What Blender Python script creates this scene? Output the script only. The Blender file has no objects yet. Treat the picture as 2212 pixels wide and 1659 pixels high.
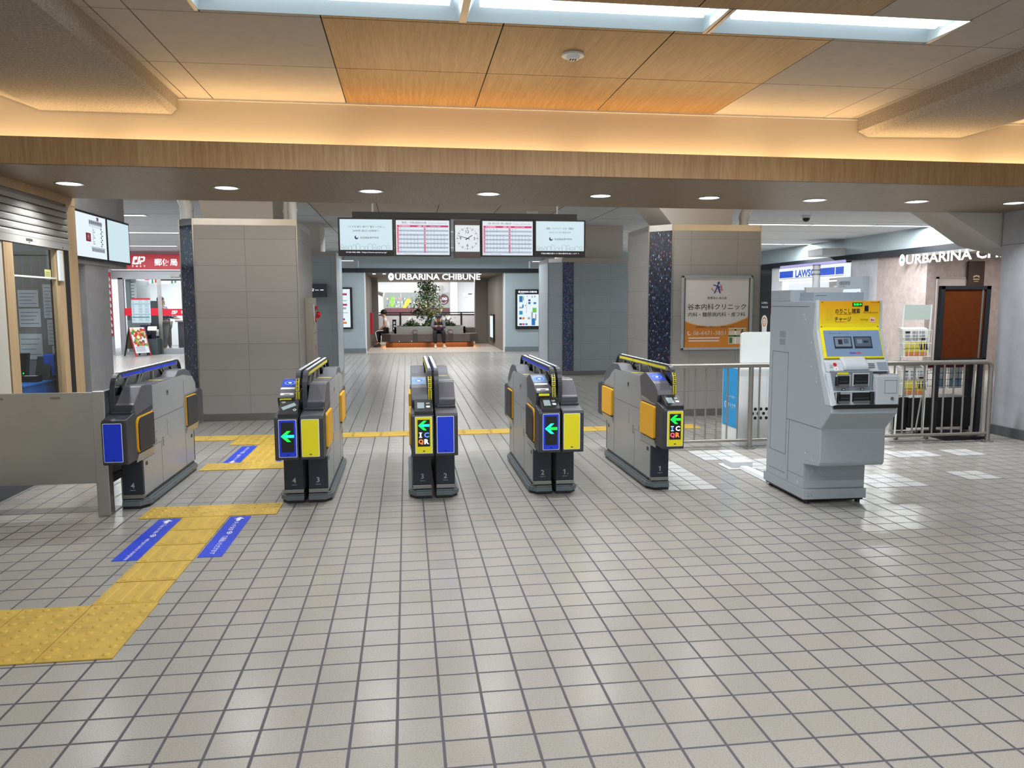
import bpy, math, random
from mathutils import Vector, Matrix
SC = bpy.context.scene
COL = SC.collection
random.seed(7)
ORD = ['first', 'second', 'third', 'fourth', 'fifth', 'sixth', 'seventh', 'eighth', 'ninth', 'tenth', 'eleventh',
       'twelfth', 'thirteenth', 'fourteenth', 'fifteenth', 'sixteenth', 'seventeenth', 'eighteenth', 'nineteenth', 'twentieth']


def rgb(h):
    h = h.lstrip('#')
    o = []
    for i in (0, 2, 4):
        c = int(h[i:i + 2], 16) / 255
        o.append(c / 12.92 if c <= .04045 else ((c + .055) / 1.055) ** 2.4)
    return (o[0], o[1], o[2], 1)


# ------------------------------------------------------------------ materials
class NT:
    def __init__(s, name):
        s.m = bpy.data.materials.new(name)
        s.m.use_nodes = True
        s.t = s.m.node_tree
        s.b = s.t.nodes['Principled BSDF']
        s.L = s.t.links

    def n(s, typ, **k):
        nd = s.t.nodes.new(typ)
        for a, v in k.items():
            setattr(nd, a, v)
        return nd

    def link(s, a, b):
        s.L.new(a, b)

    def val(s, sock, v):
        if hasattr(v, 'node'):
            s.L.new(v, sock)
        else:
            sock.default_value = v

    def math(s, op, a, b=None, c=None):
        nd = s.n('ShaderNodeMath', operation=op)
        s.val(nd.inputs[0], a)
        if b is not None:
            s.val(nd.inputs[1], b)
        if c is not None:
            s.val(nd.inputs[2], c)
        return nd.outputs[0]

    def mix(s, f, a, b, typ='MIX'):
        nd = s.n('ShaderNodeMix', data_type='RGBA', blend_type=typ)
        s.val(nd.inputs[0], f)
        s.val(nd.inputs[6], a)
        s.val(nd.inputs[7], b)
        return nd.outputs[2]

    def pos(s):
        return s.n('ShaderNodeNewGeometry').outputs['Position']

    def sep(s, v):
        nd = s.n('ShaderNodeSeparateXYZ')
        s.link(v, nd.inputs[0])
        return nd.outputs

    def comb(s, x, y, z):
        nd = s.n('ShaderNodeCombineXYZ')
        for i, v in enumerate((x, y, z)):
            s.val(nd.inputs[i], v)
        return nd.outputs[0]

    def scale(s, v, k):
        nd = s.n('ShaderNodeVectorMath', operation='MULTIPLY')
        s.link(v, nd.inputs[0])
        nd.inputs[1].default_value = k if isinstance(k, tuple) else (k, k, k)
        return nd.outputs[0]

    def noise(s, v, sc, det=2, rough=.5):
        nd = s.n('ShaderNodeTexNoise')
        s.link(v, nd.inputs['Vector'])
        nd.inputs['Scale'].default_value = sc
        nd.inputs['Detail'].default_value = det
        nd.inputs['Roughness'].default_value = rough
        return nd.outputs['Fac']

    def white(s, v):
        nd = s.n('ShaderNodeTexWhiteNoise')
        s.link(v, nd.inputs['Vector'])
        return nd.outputs

    def ramp(s, f, lo, hi):
        nd = s.n('ShaderNodeMapRange')
        s.val(nd.inputs[0], f)
        nd.inputs[1].default_value = lo
        nd.inputs[2].default_value = hi
        return nd.outputs[0]

    def bump(s, h, st, dist=.002):
        nd = s.n('ShaderNodeBump')
        s.link(h, nd.inputs['Height'])
        nd.inputs['Strength'].default_value = st
        nd.inputs['Distance'].default_value = dist
        s.link(nd.outputs[0], s.b.inputs['Normal'])

    def std(s, rough=.5, metal=0, spec=.5):
        s.b.inputs['Roughness'].default_value = rough
        s.b.inputs['Metallic'].default_value = metal
        s.b.inputs['Specular IOR Level'].default_value = spec

    def col(s, v):
        s.val(s.b.inputs['Base Color'], v)


def mat(name, c, rough=.5, metal=0, spec=.5, noise=None, bump=None, coat=0):
    """plain paint, plastic or metal; noise=(amount, scale), bump=(strength, scale)"""
    k = NT(name)
    k.std(rough, metal, spec)
    c = rgb(c)
    if noise:
        f = k.noise(k.pos(), noise[1], 4, .6)
        a = noise[0]
        k.col(k.mix(k.ramp(f, .3, .7), tuple(x * (1 - a) for x in c[:3]) + (1,), tuple(min(1, x * (1 + a)) for x in c[:3]) + (1,)))
    else:
        k.col(c)
    if bump:
        k.bump(k.noise(k.pos(), bump[1], 3, .6), bump[0])
    if coat:
        k.b.inputs['Coat Weight'].default_value = coat
    return k.m


def glow(name, c, st, base='#101010'):
    k = NT(name)
    k.std(.35)
    k.col(rgb(base))
    k.b.inputs['Emission Color'].default_value = rgb(c)
    k.b.inputs['Emission Strength'].default_value = st
    k.m.cycles.emission_sampling = 'NONE'
    return k.m


def glass_mat(name, tint, alpha, rough=.03):
    k = NT(name)
    tr = k.n('ShaderNodeBsdfTransparent')
    tr.inputs[0].default_value = rgb(tint)
    gl = k.n('ShaderNodeBsdfGlossy')
    gl.inputs['Roughness'].default_value = rough
    mx = k.n('ShaderNodeMixShader')
    lw = k.n('ShaderNodeLayerWeight')
    k.link(k.math('MULTIPLY_ADD', k.math('POWER', lw.outputs['Facing'], 4.0), .5, alpha), mx.inputs[0])
    k.link(tr.outputs[0], mx.inputs[1])
    k.link(gl.outputs[0], mx.inputs[2])
    k.link(mx.outputs[0], k.t.nodes['Material Output'].inputs[0])
    return k.m


def wood_mat(name, c1, c2, axis, rough=.45, plank=None):
    """axis = direction the grain runs along ('x','y','z')"""
    k = NT(name)
    k.std(rough)
    p = k.pos()
    st = {'x': (.6, 14, 14), 'y': (26, .7, 26), 'z': (14, 14, .6)}[axis]
    f = k.noise(k.scale(p, st), 3.2, 5, .62)
    g = k.noise(k.scale(p, tuple(v * 3.2 for v in st)), 4.0, 3, .6)
    f = k.math('ADD', k.math('MULTIPLY', f, .65), k.math('MULTIPLY', g, .35))
    c = k.mix(k.ramp(f, .36, .64), rgb(c1), rgb(c2))
    if plank:
        o = k.sep(p)
        cell = k.math('FLOOR', k.math('DIVIDE', o[0 if axis != 'x' else 1], plank))
        w = k.white(k.comb(cell, 3.3, 1.7))[0]
        c = k.mix(k.math('MULTIPLY', w, .22), c, rgb(c1), 'MULTIPLY')
    k.col(c)
    k.bump(g, .08)
    return k.m


def grid_mat(name, c, joint, su, ou, sv, ov, w, rough=.4, vary=.06, spec=.5):
    """wall tiles: u runs along the wall horizontally, v is height"""
    k = NT(name)
    k.std(rough, 0, spec)
    geo = k.n('ShaderNodeNewGeometry')
    o = k.sep(geo.outputs['Position'])
    nn = k.sep(geo.outputs['Normal'])
    u = k.math('ADD', k.math('MULTIPLY', o[0], k.math('ABSOLUTE', nn[1])), k.math('MULTIPLY', o[1], k.math('ABSOLUTE', nn[0])))
    u = k.math('DIVIDE', k.math('ADD', u, ou), su)
    v = k.math('DIVIDE', k.math('ADD', o[2], ov), sv)
    eu = k.math('GREATER_THAN', k.math('ABSOLUTE', k.math('SUBTRACT', k.math('FRACT', u), .5)), .5 - w / su / 2)
    ev = k.math('GREATER_THAN', k.math('ABSOLUTE', k.math('SUBTRACT', k.math('FRACT', v), .5)), .5 - w / sv / 2)
    e = k.math('MAXIMUM', eu, ev)
    rn = k.white(k.comb(k.math('FLOOR', u), k.math('FLOOR', v), 2.0))[0]
    cl = k.noise(k.pos(), 3, 4, .65)
    b = rgb(c)
    f = k.math('ADD', k.math('MULTIPLY', rn, .5), k.math('MULTIPLY', cl, .5))
    cc = k.mix(f, tuple(x * (1 - vary) for x in b[:3]) + (1,), tuple(x * (1 + vary) for x in b[:3]) + (1,))
    k.col(k.mix(e, cc, rgb(joint)))
    inv = k.math('SUBTRACT', 1.0, e)
    k.bump(inv, .3, .003)
    return k.m


def floor_mat():
    k = NT('floor_tile')
    S = .15
    o = k.sep(k.pos())
    u = k.math('DIVIDE', k.math('ADD', o[0], .367 * S), S)
    v = k.math('DIVIDE', k.math('ADD', o[1], -15.926 * S), S)
    w = .0104
    e = []
    for q in (u, v):
        d = k.math('ABSOLUTE', k.math('SUBTRACT', k.math('FRACT', k.math('ADD', q, .5)), .5))
        e.append(k.math('SUBTRACT', 1.0, k.ramp(d, w / S / 2 - .008, w / S / 2 + .008)))
    g = k.math('MAXIMUM', e[0], e[1])
    cell = k.comb(k.math('FLOOR', u), k.math('FLOOR', v), 0.0)
    r = k.white(cell)
    rs = k.sep(r[1])
    base = k.mix(k.math('MULTIPLY', rs[0], 1.0), rgb('#a5a299'), rgb('#aca9a2'))
    pink = k.math('MULTIPLY', k.math('GREATER_THAN', rs[1], .6), .3)
    big = k.noise(k.pos(), .35, 2)
    pink = k.math('MULTIPLY', pink, k.ramp(big, .3, .75))
    base = k.mix(pink, base, rgb('#b8a89d'))
    sp = k.noise(k.pos(), 230, 2, .7)
    base = k.mix(k.math('MULTIPLY', k.ramp(sp, .54, .66), .7), base, rgb('#77736c'))
    dirt = k.noise(k.pos(), 1.3, 4, .6)
    base = k.mix(k.math('MULTIPLY', k.ramp(dirt, .45, .8), .22), base, rgb('#948f85'))
    k.col(k.mix(g, base, rgb('#545358')))
    fine = k.noise(k.pos(), 160, 2, .6)
    k.link(k.math('ADD', k.math('MULTIPLY_ADD', rs[2], .02, .23), k.math('MULTIPLY', g, .35)), k.b.inputs['Roughness'])
    k.b.inputs['Specular IOR Level'].default_value = .55
    h = k.math('ADD', k.math('MULTIPLY', fine, .04), k.math('SUBTRACT', 1.0, g))
    k.bump(h, .28, .002)
    return k.m


def mosaic_mat(name, base, vivid):
    k = NT(name)
    k.std(.22, 0, .7)
    geo = k.n('ShaderNodeNewGeometry')
    o = k.sep(geo.outputs['Position'])
    u = k.math('DIVIDE', k.math('ADD', o[0], k.math('MULTIPLY', o[1], .31)), .0052)
    cu = k.math('FLOOR', u)
    sh = k.white(k.comb(cu, 0.0, 5.0))[0]
    v = k.math('ADD', k.math('DIVIDE', o[2], .02), sh)
    r = k.white(k.comb(cu, k.math('FLOOR', v), 0.0))
    q = k.sep(r[1])
    c = k.mix(q[0], rgb('#0c111b'), rgb(base))
    c = k.mix(k.math('GREATER_THAN', q[1], 1 - .16 * vivid), c, rgb('#4a648f'))
    c = k.mix(k.math('GREATER_THAN', q[2], 1 - .02 * vivid), c, rgb('#a5607c'))
    c = k.mix(k.math('GREATER_THAN', r[0], 1 - .035 * vivid), c, rgb('#a9b8c8'))
    e = k.math('LESS_THAN', k.math('FRACT', u), .14)
    k.col(k.mix(e, c, rgb('#15181d')))
    return k.m


# ------------------------------------------------------------------ mesh builder
_TXT = {}


def text_geo(s, bold):
    key = (s, bold)
    if key not in _TXT:
        c = bpy.data.curves.new('t', 'FONT')
        c.body = s
        c.resolution_u = 2
        c.offset = bold
        c.align_x = 'LEFT'
        o = bpy.data.objects.new('t', c)
        COL.objects.link(o)
        me = bpy.data.meshes.new_from_object(o.evaluated_get(bpy.context.evaluated_depsgraph_get()))
        vs = [tuple(v.co[:2]) for v in me.vertices]
        fs = [tuple(p.vertices) for p in me.polygons]
        bpy.data.objects.remove(o)
        bpy.data.curves.remove(c)
        bpy.data.meshes.remove(me)
        _TXT[key] = (vs, fs)
    return _TXT[key]


class MB:
    def __init__(s, xf=None, flip=False):
        s.v, s.f, s.m, s.sm, s.mats = [], [], [], [], []
        s.xf, s.flip = xf, flip

    def mi(s, m):
        if m not in s.mats:
            s.mats.append(m)
        return s.mats.index(m)

    def add(s, vs, fs, m, smooth=False):
        b = len(s.v)
        for p in vs:
            s.v.append(tuple(s.xf(*p)) if s.xf else tuple(p))
        i = s.mi(m)
        for f in fs:
            f = [b + q for q in f]
            s.f.append(f[::-1] if s.flip else f)
            s.m.append(i)
            s.sm.append(smooth)
        return s

    def box(s, x0, x1, y0, y1, z0, z1, m):
        return s.add([(x0, y0, z0), (x1, y0, z0), (x1, y1, z0), (x0, y1, z0), (x0, y0, z1), (x1, y0, z1), (x1, y1, z1), (x0, y1, z1)],
                     [(3, 2, 1, 0), (4, 5, 6, 7), (0, 1, 5, 4), (1, 2, 6, 5), (2, 3, 7, 6), (3, 0, 4, 7)], m)

    def poly(s, pts, m):
        return s.add(pts, [tuple(range(len(pts)))], m)

    def prism(s, prof, ax, a0, a1, m):
        """extrude a closed 2D outline; ax 'x': prof=(y,z); 'y': prof=(x,z); 'z': prof=(x,y)"""
        n = len(prof)
        ar = sum(prof[i][0] * prof[(i + 1) % n][1] - prof[(i + 1) % n][0] * prof[i][1] for i in range(n))
        if (ar < 0) != (ax == 'y'):
            prof = prof[::-1]

        def P(q, a):
            return (a, q[0], q[1]) if ax == 'x' else (q[0], a, q[1]) if ax == 'y' else (q[0], q[1], a)
        vs = [P(q, a0) for q in prof] + [P(q, a1) for q in prof]
        fs = [tuple(range(n))[::-1], tuple(range(n, 2 * n))] + [(i, (i + 1) % n, n + (i + 1) % n, n + i) for i in range(n)]
        return s.add(vs, fs, m)

    def loft(s, rings, m, smooth=True, cap=True):
        n = len(rings[0])
        vs = [p for r in rings for p in r]
        fs = []
        for k in range(len(rings) - 1):
            for i in range(n):
                j = (i + 1) % n
                fs.append((k * n + i, k * n + j, (k + 1) * n + j, (k + 1) * n + i))
        s.add(vs, fs, m, smooth)
        if cap:
            s.add(rings[0], [tuple(range(n))[::-1]], m)
            s.add(rings[-1], [tuple(range(n))], m)
        return s

    def tube(s, path, r, m, n=8, cap=True):
        path = [Vector(p) for p in path]
        rs = r if isinstance(r, (list, tuple)) else [r] * len(path)
        rings = []
        ref = None
        for i, p in enumerate(path):
            d = (path[min(i + 1, len(path) - 1)] - path[max(i - 1, 0)]).normalized()
            if ref is None:
                ref = Vector((0, 0, 1)) if abs(d.z) < .9 else Vector((1, 0, 0))
            a = d.cross(ref).normalized()
            b = d.cross(a).normalized()
            ref = a.cross(d) if abs(a.cross(d).length) > .1 else ref
            rings.append([tuple(p + (a * math.cos(t) + b * math.sin(t)) * rs[i]) for t in [2 * math.pi * j / n for j in range(n)]])
        return s.loft(rings[::-1] if False else rings, m, True, cap)

    def cyl(s, p0, p1, r, m, n=16, r1=None):
        return s.tube([p0, p1], [r, r if r1 is None else r1], m, n)

    def disc(s, c, r, m, u=(1, 0, 0), v=(0, 0, 1), n=20, ry=None):
        c, u, v = Vector(c), Vector(u), Vector(v)
        return s.poly([tuple(c + u * math.cos(t) * r + v * math.sin(t) * (ry or r)) for t in [2 * math.pi * j / n for j in range(n)]], m)

    def ring(s, c, r0, r1, m, u=(1, 0, 0), v=(0, 0, 1), n=24, k=1.0, a0=0, a1=1):
        c, u, v = Vector(c), Vector(u), Vector(v)
        full = a0 == 0 and a1 == 1
        ts = [2 * math.pi * (a0 + (a1 - a0) * j / n) for j in range(n if full else n + 1)]
        vs = [tuple(c + u * math.cos(t) * r0 + v * math.sin(t) * r0 * k) for t in ts] + [tuple(c + u * math.cos(t) * r1 + v * math.sin(t) * r1 * k) for t in ts]
        q = len(ts)
        return s.add(vs, [(i, q + i, q + (i + 1) % q, (i + 1) % q) for i in range(q if full else q - 1)], m)

    def ell(s, c, rx, ry, rz, m, n=14, k=9, z0=-1, z1=1):
        rings = []
        for j in range(k + 1):
            f = z0 + (z1 - z0) * j / k
            a = math.asin(max(-1, min(1, f)))
            q = max(.02, math.cos(a))
            rings.append([(c[0] + rx * q * math.cos(2 * math.pi * i / n), c[1] + ry * q * math.sin(2 * math.pi * i / n), c[2] + rz * f) for i in range(n)])
        return s.loft(rings, m)

    def text(s, t, o, u, v, m, h=None, w=None, al='c', bold=0.0):
        vs, fs = text_geo(t, bold)
        if not vs:
            return s
        x0, x1 = min(p[0] for p in vs), max(p[0] for p in vs)
        y0, y1 = min(p[1] for p in vs), max(p[1] for p in vs)
        sx = w / (x1 - x0) if w else h / (y1 - y0)
        sy = h / (y1 - y0) if h else sx
        o, u, v = Vector(o), Vector(u), Vector(v)
        ox = {'c': (x0 + x1) / 2, 'l': x0, 'r': x1}[al]
        oy = (y0 + y1) / 2
        b = len(s.v)
        for p in vs:
            s.v.append(tuple(o + u * ((p[0] - ox) * sx) + v * ((p[1] - oy) * sy)))
        i = s.mi(m)
        for f in fs:
            s.f.append([b + q for q in f])
            s.m.append(i)
            s.sm.append(False)
        return s

    def build(s, name, parent=None, local=False, bev=0, seg=2):
        off = Vector((0, 0, 0))
        if parent is not None and not local:
            q = parent
            while q is not None:
                off += q.location
                q = q.parent
        me = bpy.data.meshes.new(name)
        me.from_pydata([tuple(Vector(p) - off) for p in s.v], [], s.f)
        for m in s.mats:
            me.materials.append(m)
        me.polygons.foreach_set('material_index', s.m)
        me.polygons.foreach_set('use_smooth', s.sm)
        me.update()
        if any(s.sm):
            me.set_sharp_from_angle(angle=math.radians(38))
        o = bpy.data.objects.new(name, me)
        COL.objects.link(o)
        if parent is not None:
            o.parent = parent
        if bev:
            b = o.modifiers.new('edge', 'BEVEL')
            b.width = bev
            b.segments = seg
            b.limit_method = 'ANGLE'
            b.angle_limit = math.radians(30)
        return o


def tag(o, label, cat, group=None, kind=None):
    o['label'] = label
    o['category'] = cat
    if group:
        o['group'] = group
    if kind:
        o['kind'] = kind
    return o


def thing(name, label, cat, loc=(0, 0, 0), rz=0, group=None):
    o = bpy.data.objects.new(name, None)
    o.empty_display_size = .1
    COL.objects.link(o)
    o.location = loc
    o.rotation_euler = (0, 0, rz)
    return tag(o, label, cat, group)


def struct(o, label, cat):
    return tag(o, label, cat, None, 'structure')


def copy_tree(o, parent=None):
    c = o.copy()
    COL.objects.link(c)
    c.parent = parent
    for ch in list(o.children):
        copy_tree(ch, c)
    return c


X, Y, Z = (1, 0, 0), (0, 1, 0), (0, 0, 1)
nX = (-1, 0, 0)
nY = (0, -1, 0)


def area(name, loc, sx, sy, e, c=(1, 1, 1), rot=(0, 0, 0), shape='RECTANGLE', spread=None):
    l = bpy.data.lights.new(name, 'AREA')
    l.shape = shape
    l.size = sx
    if shape == 'RECTANGLE':
        l.size_y = sy
    l.energy = e
    l.color = c
    if spread:
        l.spread = spread
    o = bpy.data.objects.new(name, l)
    COL.objects.link(o)
    o.location = loc
    o.rotation_euler = rot
    return o


# ------------------------------------------------------------------ shared materials
TILE = floor_mat()
COVEW = mat('cove_wall_warm_tint', '#d6c8b4', .8)  # wall paint tinted cream, part of the warm cove glow put into the colour
PAINT = mat('white_paint', '#d2ccc4', .75, bump=(.05, 60))
CEIL = mat('ceiling_board', '#b3a99e', .8, noise=(.05, 9))
CEILH = mat('hall_ceiling', '#c3c5c9', .8, noise=(.04, 6))
ROUGH = mat('sprayed_rough_coat', '#958c82', .95, noise=(.3, 70), bump=(1.0, 80))
WOODC = wood_mat('ceiling_wood', '#86633a', '#a58458', 'y')
WOODF = wood_mat('fascia_wood', '#b0895a', '#cba87c', 'z', plank=.3)
WOODS = wood_mat('soffit_wood', '#7e6a50', '#97826a', 'y')
WOODP = wood_mat('pale_frame_wood', '#b4946c', '#c6aa84', 'z')
JOINT = mat('dark_joint', '#3a302a', .9)
STONE = grid_mat('pillar_tile', '#9f9c98', '#7c7976', .6, .11, .314, .0, .005)
STONEB = grid_mat('blue_grey_tile', '#a7b1b7', '#8c969d', .6, .2, .314, .0, .005)
MOSAIC = mosaic_mat('dark_mosaic', '#283450', .55)
MOSAIC_REFL = mosaic_mat('mosaic_blue_reflection', '#4a66a8', 3)  # same mosaic as the dark one, its bright blue reflections put into the colour
PLASTER = mat('grey_plaster', '#b3b3b8', .85, noise=(.09, 5))
PLASTERP = mat('pinkish_plaster', '#a89a95', .85, noise=(.14, 9))
BLUEGREY = mat('blue_grey_wall', '#9aa8ad', .7, noise=(.03, 5))
WHITEW = mat('white_wall', '#d9dadd', .7)
STEEL = mat('stainless_steel', '#b5b3ae', .32, .9, noise=(.06, 3))
STEELD = mat('brushed_steel', '#8d8c88', .38, .85)
CHROME = mat('polished_metal', '#d0d2d4', .18, 1)
BLACK = mat('black_plastic', '#16171b', .4)
NAVY = mat('navy_panel', '#1b222e', .45)
DARK = mat('charcoal_plastic', '#33343a', .45)
CHAR = mat('grey_hood_plastic', '#55545a', .42)
GREYB = mat('gate_silver', '#a2a3a4', .3, .25, noise=(.04, 2.5))
FEND = mat('fender_grey', '#6a7276', .4, .3)
YEL = mat('yellow_plastic', '#f0b81a', .4)
YELP = mat('yellow_panel', '#e8dc12', .4)
BLUP = mat('blue_panel', '#0c36d8', .4)
WHITE = mat('white_print', '#f2f3f3', .5)
WHITEP = mat('white_plastic', '#e6e8e8', .4)
INK = mat('black_print', '#1b1b1e', .6)
GREYT = mat('grey_print', '#a6a8aa', .6)
RED = mat('red_paint', '#c4182e', .45)
GLASS = glass_mat('clear_glass', '#f4f8f8', .02)
SMOKE = glass_mat('smoked_acrylic', '#8d9094', .06)
LGREY = mat('light_grey_enamel', '#a4acb3', .4)
LGREY2 = mat('pale_grey_enamel', '#c3cad0', .38)
NAVYB = mat('dark_blue_band', '#10171e', .6)
GREENLED = glow('green_led', '#12ff4a', 1.6)
CYANLED = glow('cyan_led', '#22f0d0', 1.5)
ORLED = glow('orange_led', '#ff7a30', 1.5)
WHLED = glow('white_led', '#eef2ff', 1.5)
PINKLED = glow('pink_led', '#ff5a78', 1.4)
BLULED = glow('blue_led', '#5a8cff', 1.4)
SCR = glow('lit_screen_white', '#e6f3fa', 1.0)
SCRB = glow('lit_screen_sky', '#d2e9f2', .95)
TUBE = glow('lamp_tube', '#f4fbff', 4.0)
SIGNW = glow('lit_sign_white', '#ffffff', 1.6)
COOL = (.93, .965, 1.0)
WARM = (1.0, .70, .36)
# ================================================================== floor
CZ, CY = 2.95, 6.24           # ceiling height, cove wall
m = MB()
m.poly([(-13, -5, 0), (15, -5, 0), (15, 23.0, 0), (-13, 23.0, 0)], TILE)
PALE = mat('replaced_pale_tile', '#cfd0cd', .3, noise=(.05, 60))
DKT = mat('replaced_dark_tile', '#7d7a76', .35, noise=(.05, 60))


def gx(i):
    return (i - .367) * .15


def gy(j):
    return (j + 15.926) * .15


def patch(i0, i1, j0, j1, pm):
    for i in range(i0, i1):
        for j in range(j0, j1):
            m.poly([(gx(i) + .005, gy(j) + .005, .0012), (gx(i + 1) - .005, gy(j) + .005, .0012), (gx(i + 1) - .005, gy(j + 1) - .005, .0012), (gx(i) + .005, gy(j + 1) - .005, .0012)], pm)


patch(13, 16, 21, 28, PALE)      # beside the rightmost gate
patch(18, 21, 28, 31, PALE)
patch(19, 22, 20, 28, PALE)      # under the cable duct
patch(30, 33, 27, 29, PALE)
patch(34, 36, 27, 29, PALE)
patch(24, 27, 20, 23, PALE)
patch(30, 32, 21, 23, PALE)
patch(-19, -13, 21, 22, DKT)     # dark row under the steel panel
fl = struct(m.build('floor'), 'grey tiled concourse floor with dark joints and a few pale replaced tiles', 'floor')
m = MB()
m.poly([(-1.26, 23, .001), (3.1, 23, .001), (3.1, 42, .001), (-1.26, 42, .001)], mat('beige_floor', '#b6ada2', .45, noise=(.04, 30)))
struct(m.build('floor_inner'), 'plain beige floor of the shopping passage beyond the far opening', 'floor')

# ================================================================== front hall ceiling
m = MB()
CB = [-5.6, -2.9, -1.60, -1.41, -.431, .559, 1.538, 2.51, 3.47, 3.73, 5.3, 9.0]
rows = [-5.0, -3.6, -2.7, -1.8, -.9, 0, .9, 1.77, 2.66, 3.55, 4.45, 5.35, 6.24]
TR = [(-1.055, .312), (.352, 1.702), (1.748, 3.09)]      # trough openings of the lamp row
TY = (4.06, 4.41)
LY = [4.06, 1.06, -1.94]


def cpanel(x0, x1, y0, y1, mt):
    g = .004
    m.box(x0 + g, x1 - g, y0 + g, y1 - g, CZ, CZ + .012, mt)


for a in range(len(CB) - 1):
    x0, x1 = CB[a], CB[a + 1]
    mt = WOODC if -.44 < x0 and x1 < 2.52 else CEIL
    for b in range(len(rows) - 1):
        y0, y1 = rows[b], rows[b + 1]
        # cut the lamp openings out of the panels
        segs = [(x0, x1, y0, y1)]
        for ly in LY:
            if y0 < ly + .35 and y1 > ly:
                new = []
                for (p0, p1, q0, q1) in segs:
                    o0, o1 = max(p0, TR[0][0]), min(p1, TR[2][1])
                    if o0 >= o1:
                        new.append((p0, p1, q0, q1))
                        continue
                    if p0 < o0:
                        new.append((p0, o0, q0, q1))
                    if o1 < p1:
                        new.append((o1, p1, q0, q1))
                    if q0 < ly:
                        new.append((o0, o1, q0, ly))
                    if ly + .35 < q1:
                        new.append((o0, o1, ly + .35, q1))
                segs = new
        for sg in segs:
            cpanel(*sg, mt)
m.box(-5.6, 9, -5, 6.3, CZ + .13, CZ + .15, JOINT)
for b in rows:
    for (x0, x1) in ((-5.6, TR[0][0]), (TR[2][1], 9)):
        m.box(x0, x1, b - .006, b + .006, CZ + .005, CZ + .012, JOINT)
for a in CB:
    m.box(a - .006, a + .006, 4.45, 6.24, CZ + .005, CZ + .012, JOINT)
for b in (4.45, 5.35):
    m.box(TR[0][0], TR[2][1], b - .006, b + .006, CZ + .005, CZ + .012, JOINT)
struct(m.build('ceiling'), 'panelled ceiling with wood grain boards in the middle and pale boards at both sides', 'ceiling')
for nm, prof in (('ceiling_beam_left', [(-2.95, CZ), (-2.62, 2.828), (-1.705, 2.825), (-1.665, 2.865), (-1.655, CZ)]),
                 ('ceiling_beam_right', [(3.77, CZ), (3.775, 2.84), (3.87, 2.797), (4.715, 2.812), (5.2, CZ)])):
    m = MB()
    m.prism(prof, 'y', -5, 6.22, ROUGH)
    struct(m.build(nm), 'rough sprayed beam under the ceiling on the %s' % nm.split('_')[-1], 'beam')
m = MB()
m.box(-5.6, 9, CY, CY + .1, 2.42, CZ + .02, COVEW)
m.box(-5.6, 9, CY - .012, CY, CZ - .014, CZ, PAINT)
struct(m.build('wall_cove'), 'wall above the wooden soffit washed by warm hidden light, partly tinted into its colour', 'wall')

# ---- wooden soffit over the gates
def fy(x):
    return 5.77 + .0165 * (x - 1)


m = MB()
x0, x1 = -5.6, 9.0
zb = lambda x: 2.362 - .000685 * (x + 5.6)
m.add([(x0, fy(x0), 2.362), (x1, fy(x1), 2.352), (x1, fy(x1), 2.532), (x0, fy(x0), 2.542),
       (x0, fy(x0) + .03, 2.362), (x1, fy(x1) + .03, 2.352), (x1, fy(x1) + .03, 2.532), (x0, fy(x0) + .03, 2.542)],
      [(0, 1, 2, 3), (7, 6, 5, 4), (3, 2, 6, 7), (0, 4, 5, 1)], WOODF)
m.add([(x0, fy(x0), 2.362), (x1, fy(x1), 2.352), (x1, fy(x1) + 1.77, 2.352), (x0, fy(x0) + 1.77, 2.362),
       (x0, fy(x0), 2.40), (x1, fy(x1), 2.40), (x1, fy(x1) + 1.77, 2.40), (x0, fy(x0) + 1.77, 2.40)],
      [(3, 2, 1, 0), (4, 5, 6, 7), (1, 2, 6, 5), (3, 0, 4, 7)], WOODS)
m.box(x0, x1, CY - .02, 7.2, 2.40, 2.44, PAINT)
m.box(x0, x1, 7.2, 7.26, 2.40, CZ + .02, PAINT)
struct(m.build('ceiling_soffit'), 'wood grain soffit and fascia spanning over the row of ticket gates', 'soffit')
for i, (a, b) in enumerate([(-3.9, -2.2), (-2.15, -.45), (-.4, 1.3), (1.35, 3.05), (3.1, 4.8), (4.85, 6.55)]):
    area('cove_light', ((a + b) / 2, 6.165, 2.455), b - a - .04, .03, 9.5, WARM, (math.radians(180), 0, 0))

for i in range(5):
    area('cove_light', (-3.4 + i * 2, 7.36, 2.48), 1.9, .04, 5, WARM, (math.radians(125), 0, 0))

# ---- downlights in the soffit
DLX = [-2.597, -1.432, -.279, .717, 1.708, 2.711, 3.744, 4.753, 5.755]
DLY = [6.58, 6.665, 6.72, 6.77, 6.775, 6.785, 6.825, 6.81, 6.80]
DLENS = glow('downlight_lens', '#f2f6ff', 5)
dl0 = None
for i, (x, y) in enumerate(zip(DLX, DLY)):
    if dl0 is None:
        dl0 = thing('downlight', '', 'ceiling light')
        q = MB()
        q.ring((0, 0, -.004), .088, .106, CHROME, X, nY)
        q.tube([(0, 0, -.004), (0, 0, .02)], .106, CHROME, 24, cap=False)
        q.build('trim_ring', dl0, True)
        q = MB()
        q.disc((0, 0, -.002), .089, DLENS, X, nY, 24)
        q.build('lens', dl0, True)
        d = dl0
    else:
        d = copy_tree(dl0)
    d.location = (x, y, zb(x) - .001)
    tag(d, 'round recessed downlight in the wood soffit, %s from the left' % ORD[i], 'ceiling light', 'downlights in the wood soffit')
    area('downlight_lamp', (x, y, zb(x) - .012), .16, .16, 14, COOL, shape='DISK', spread=math.radians(130))

# ---- lamp troughs
REFL = mat('trough_reflector', '#c9dbe4', .35)


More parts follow.
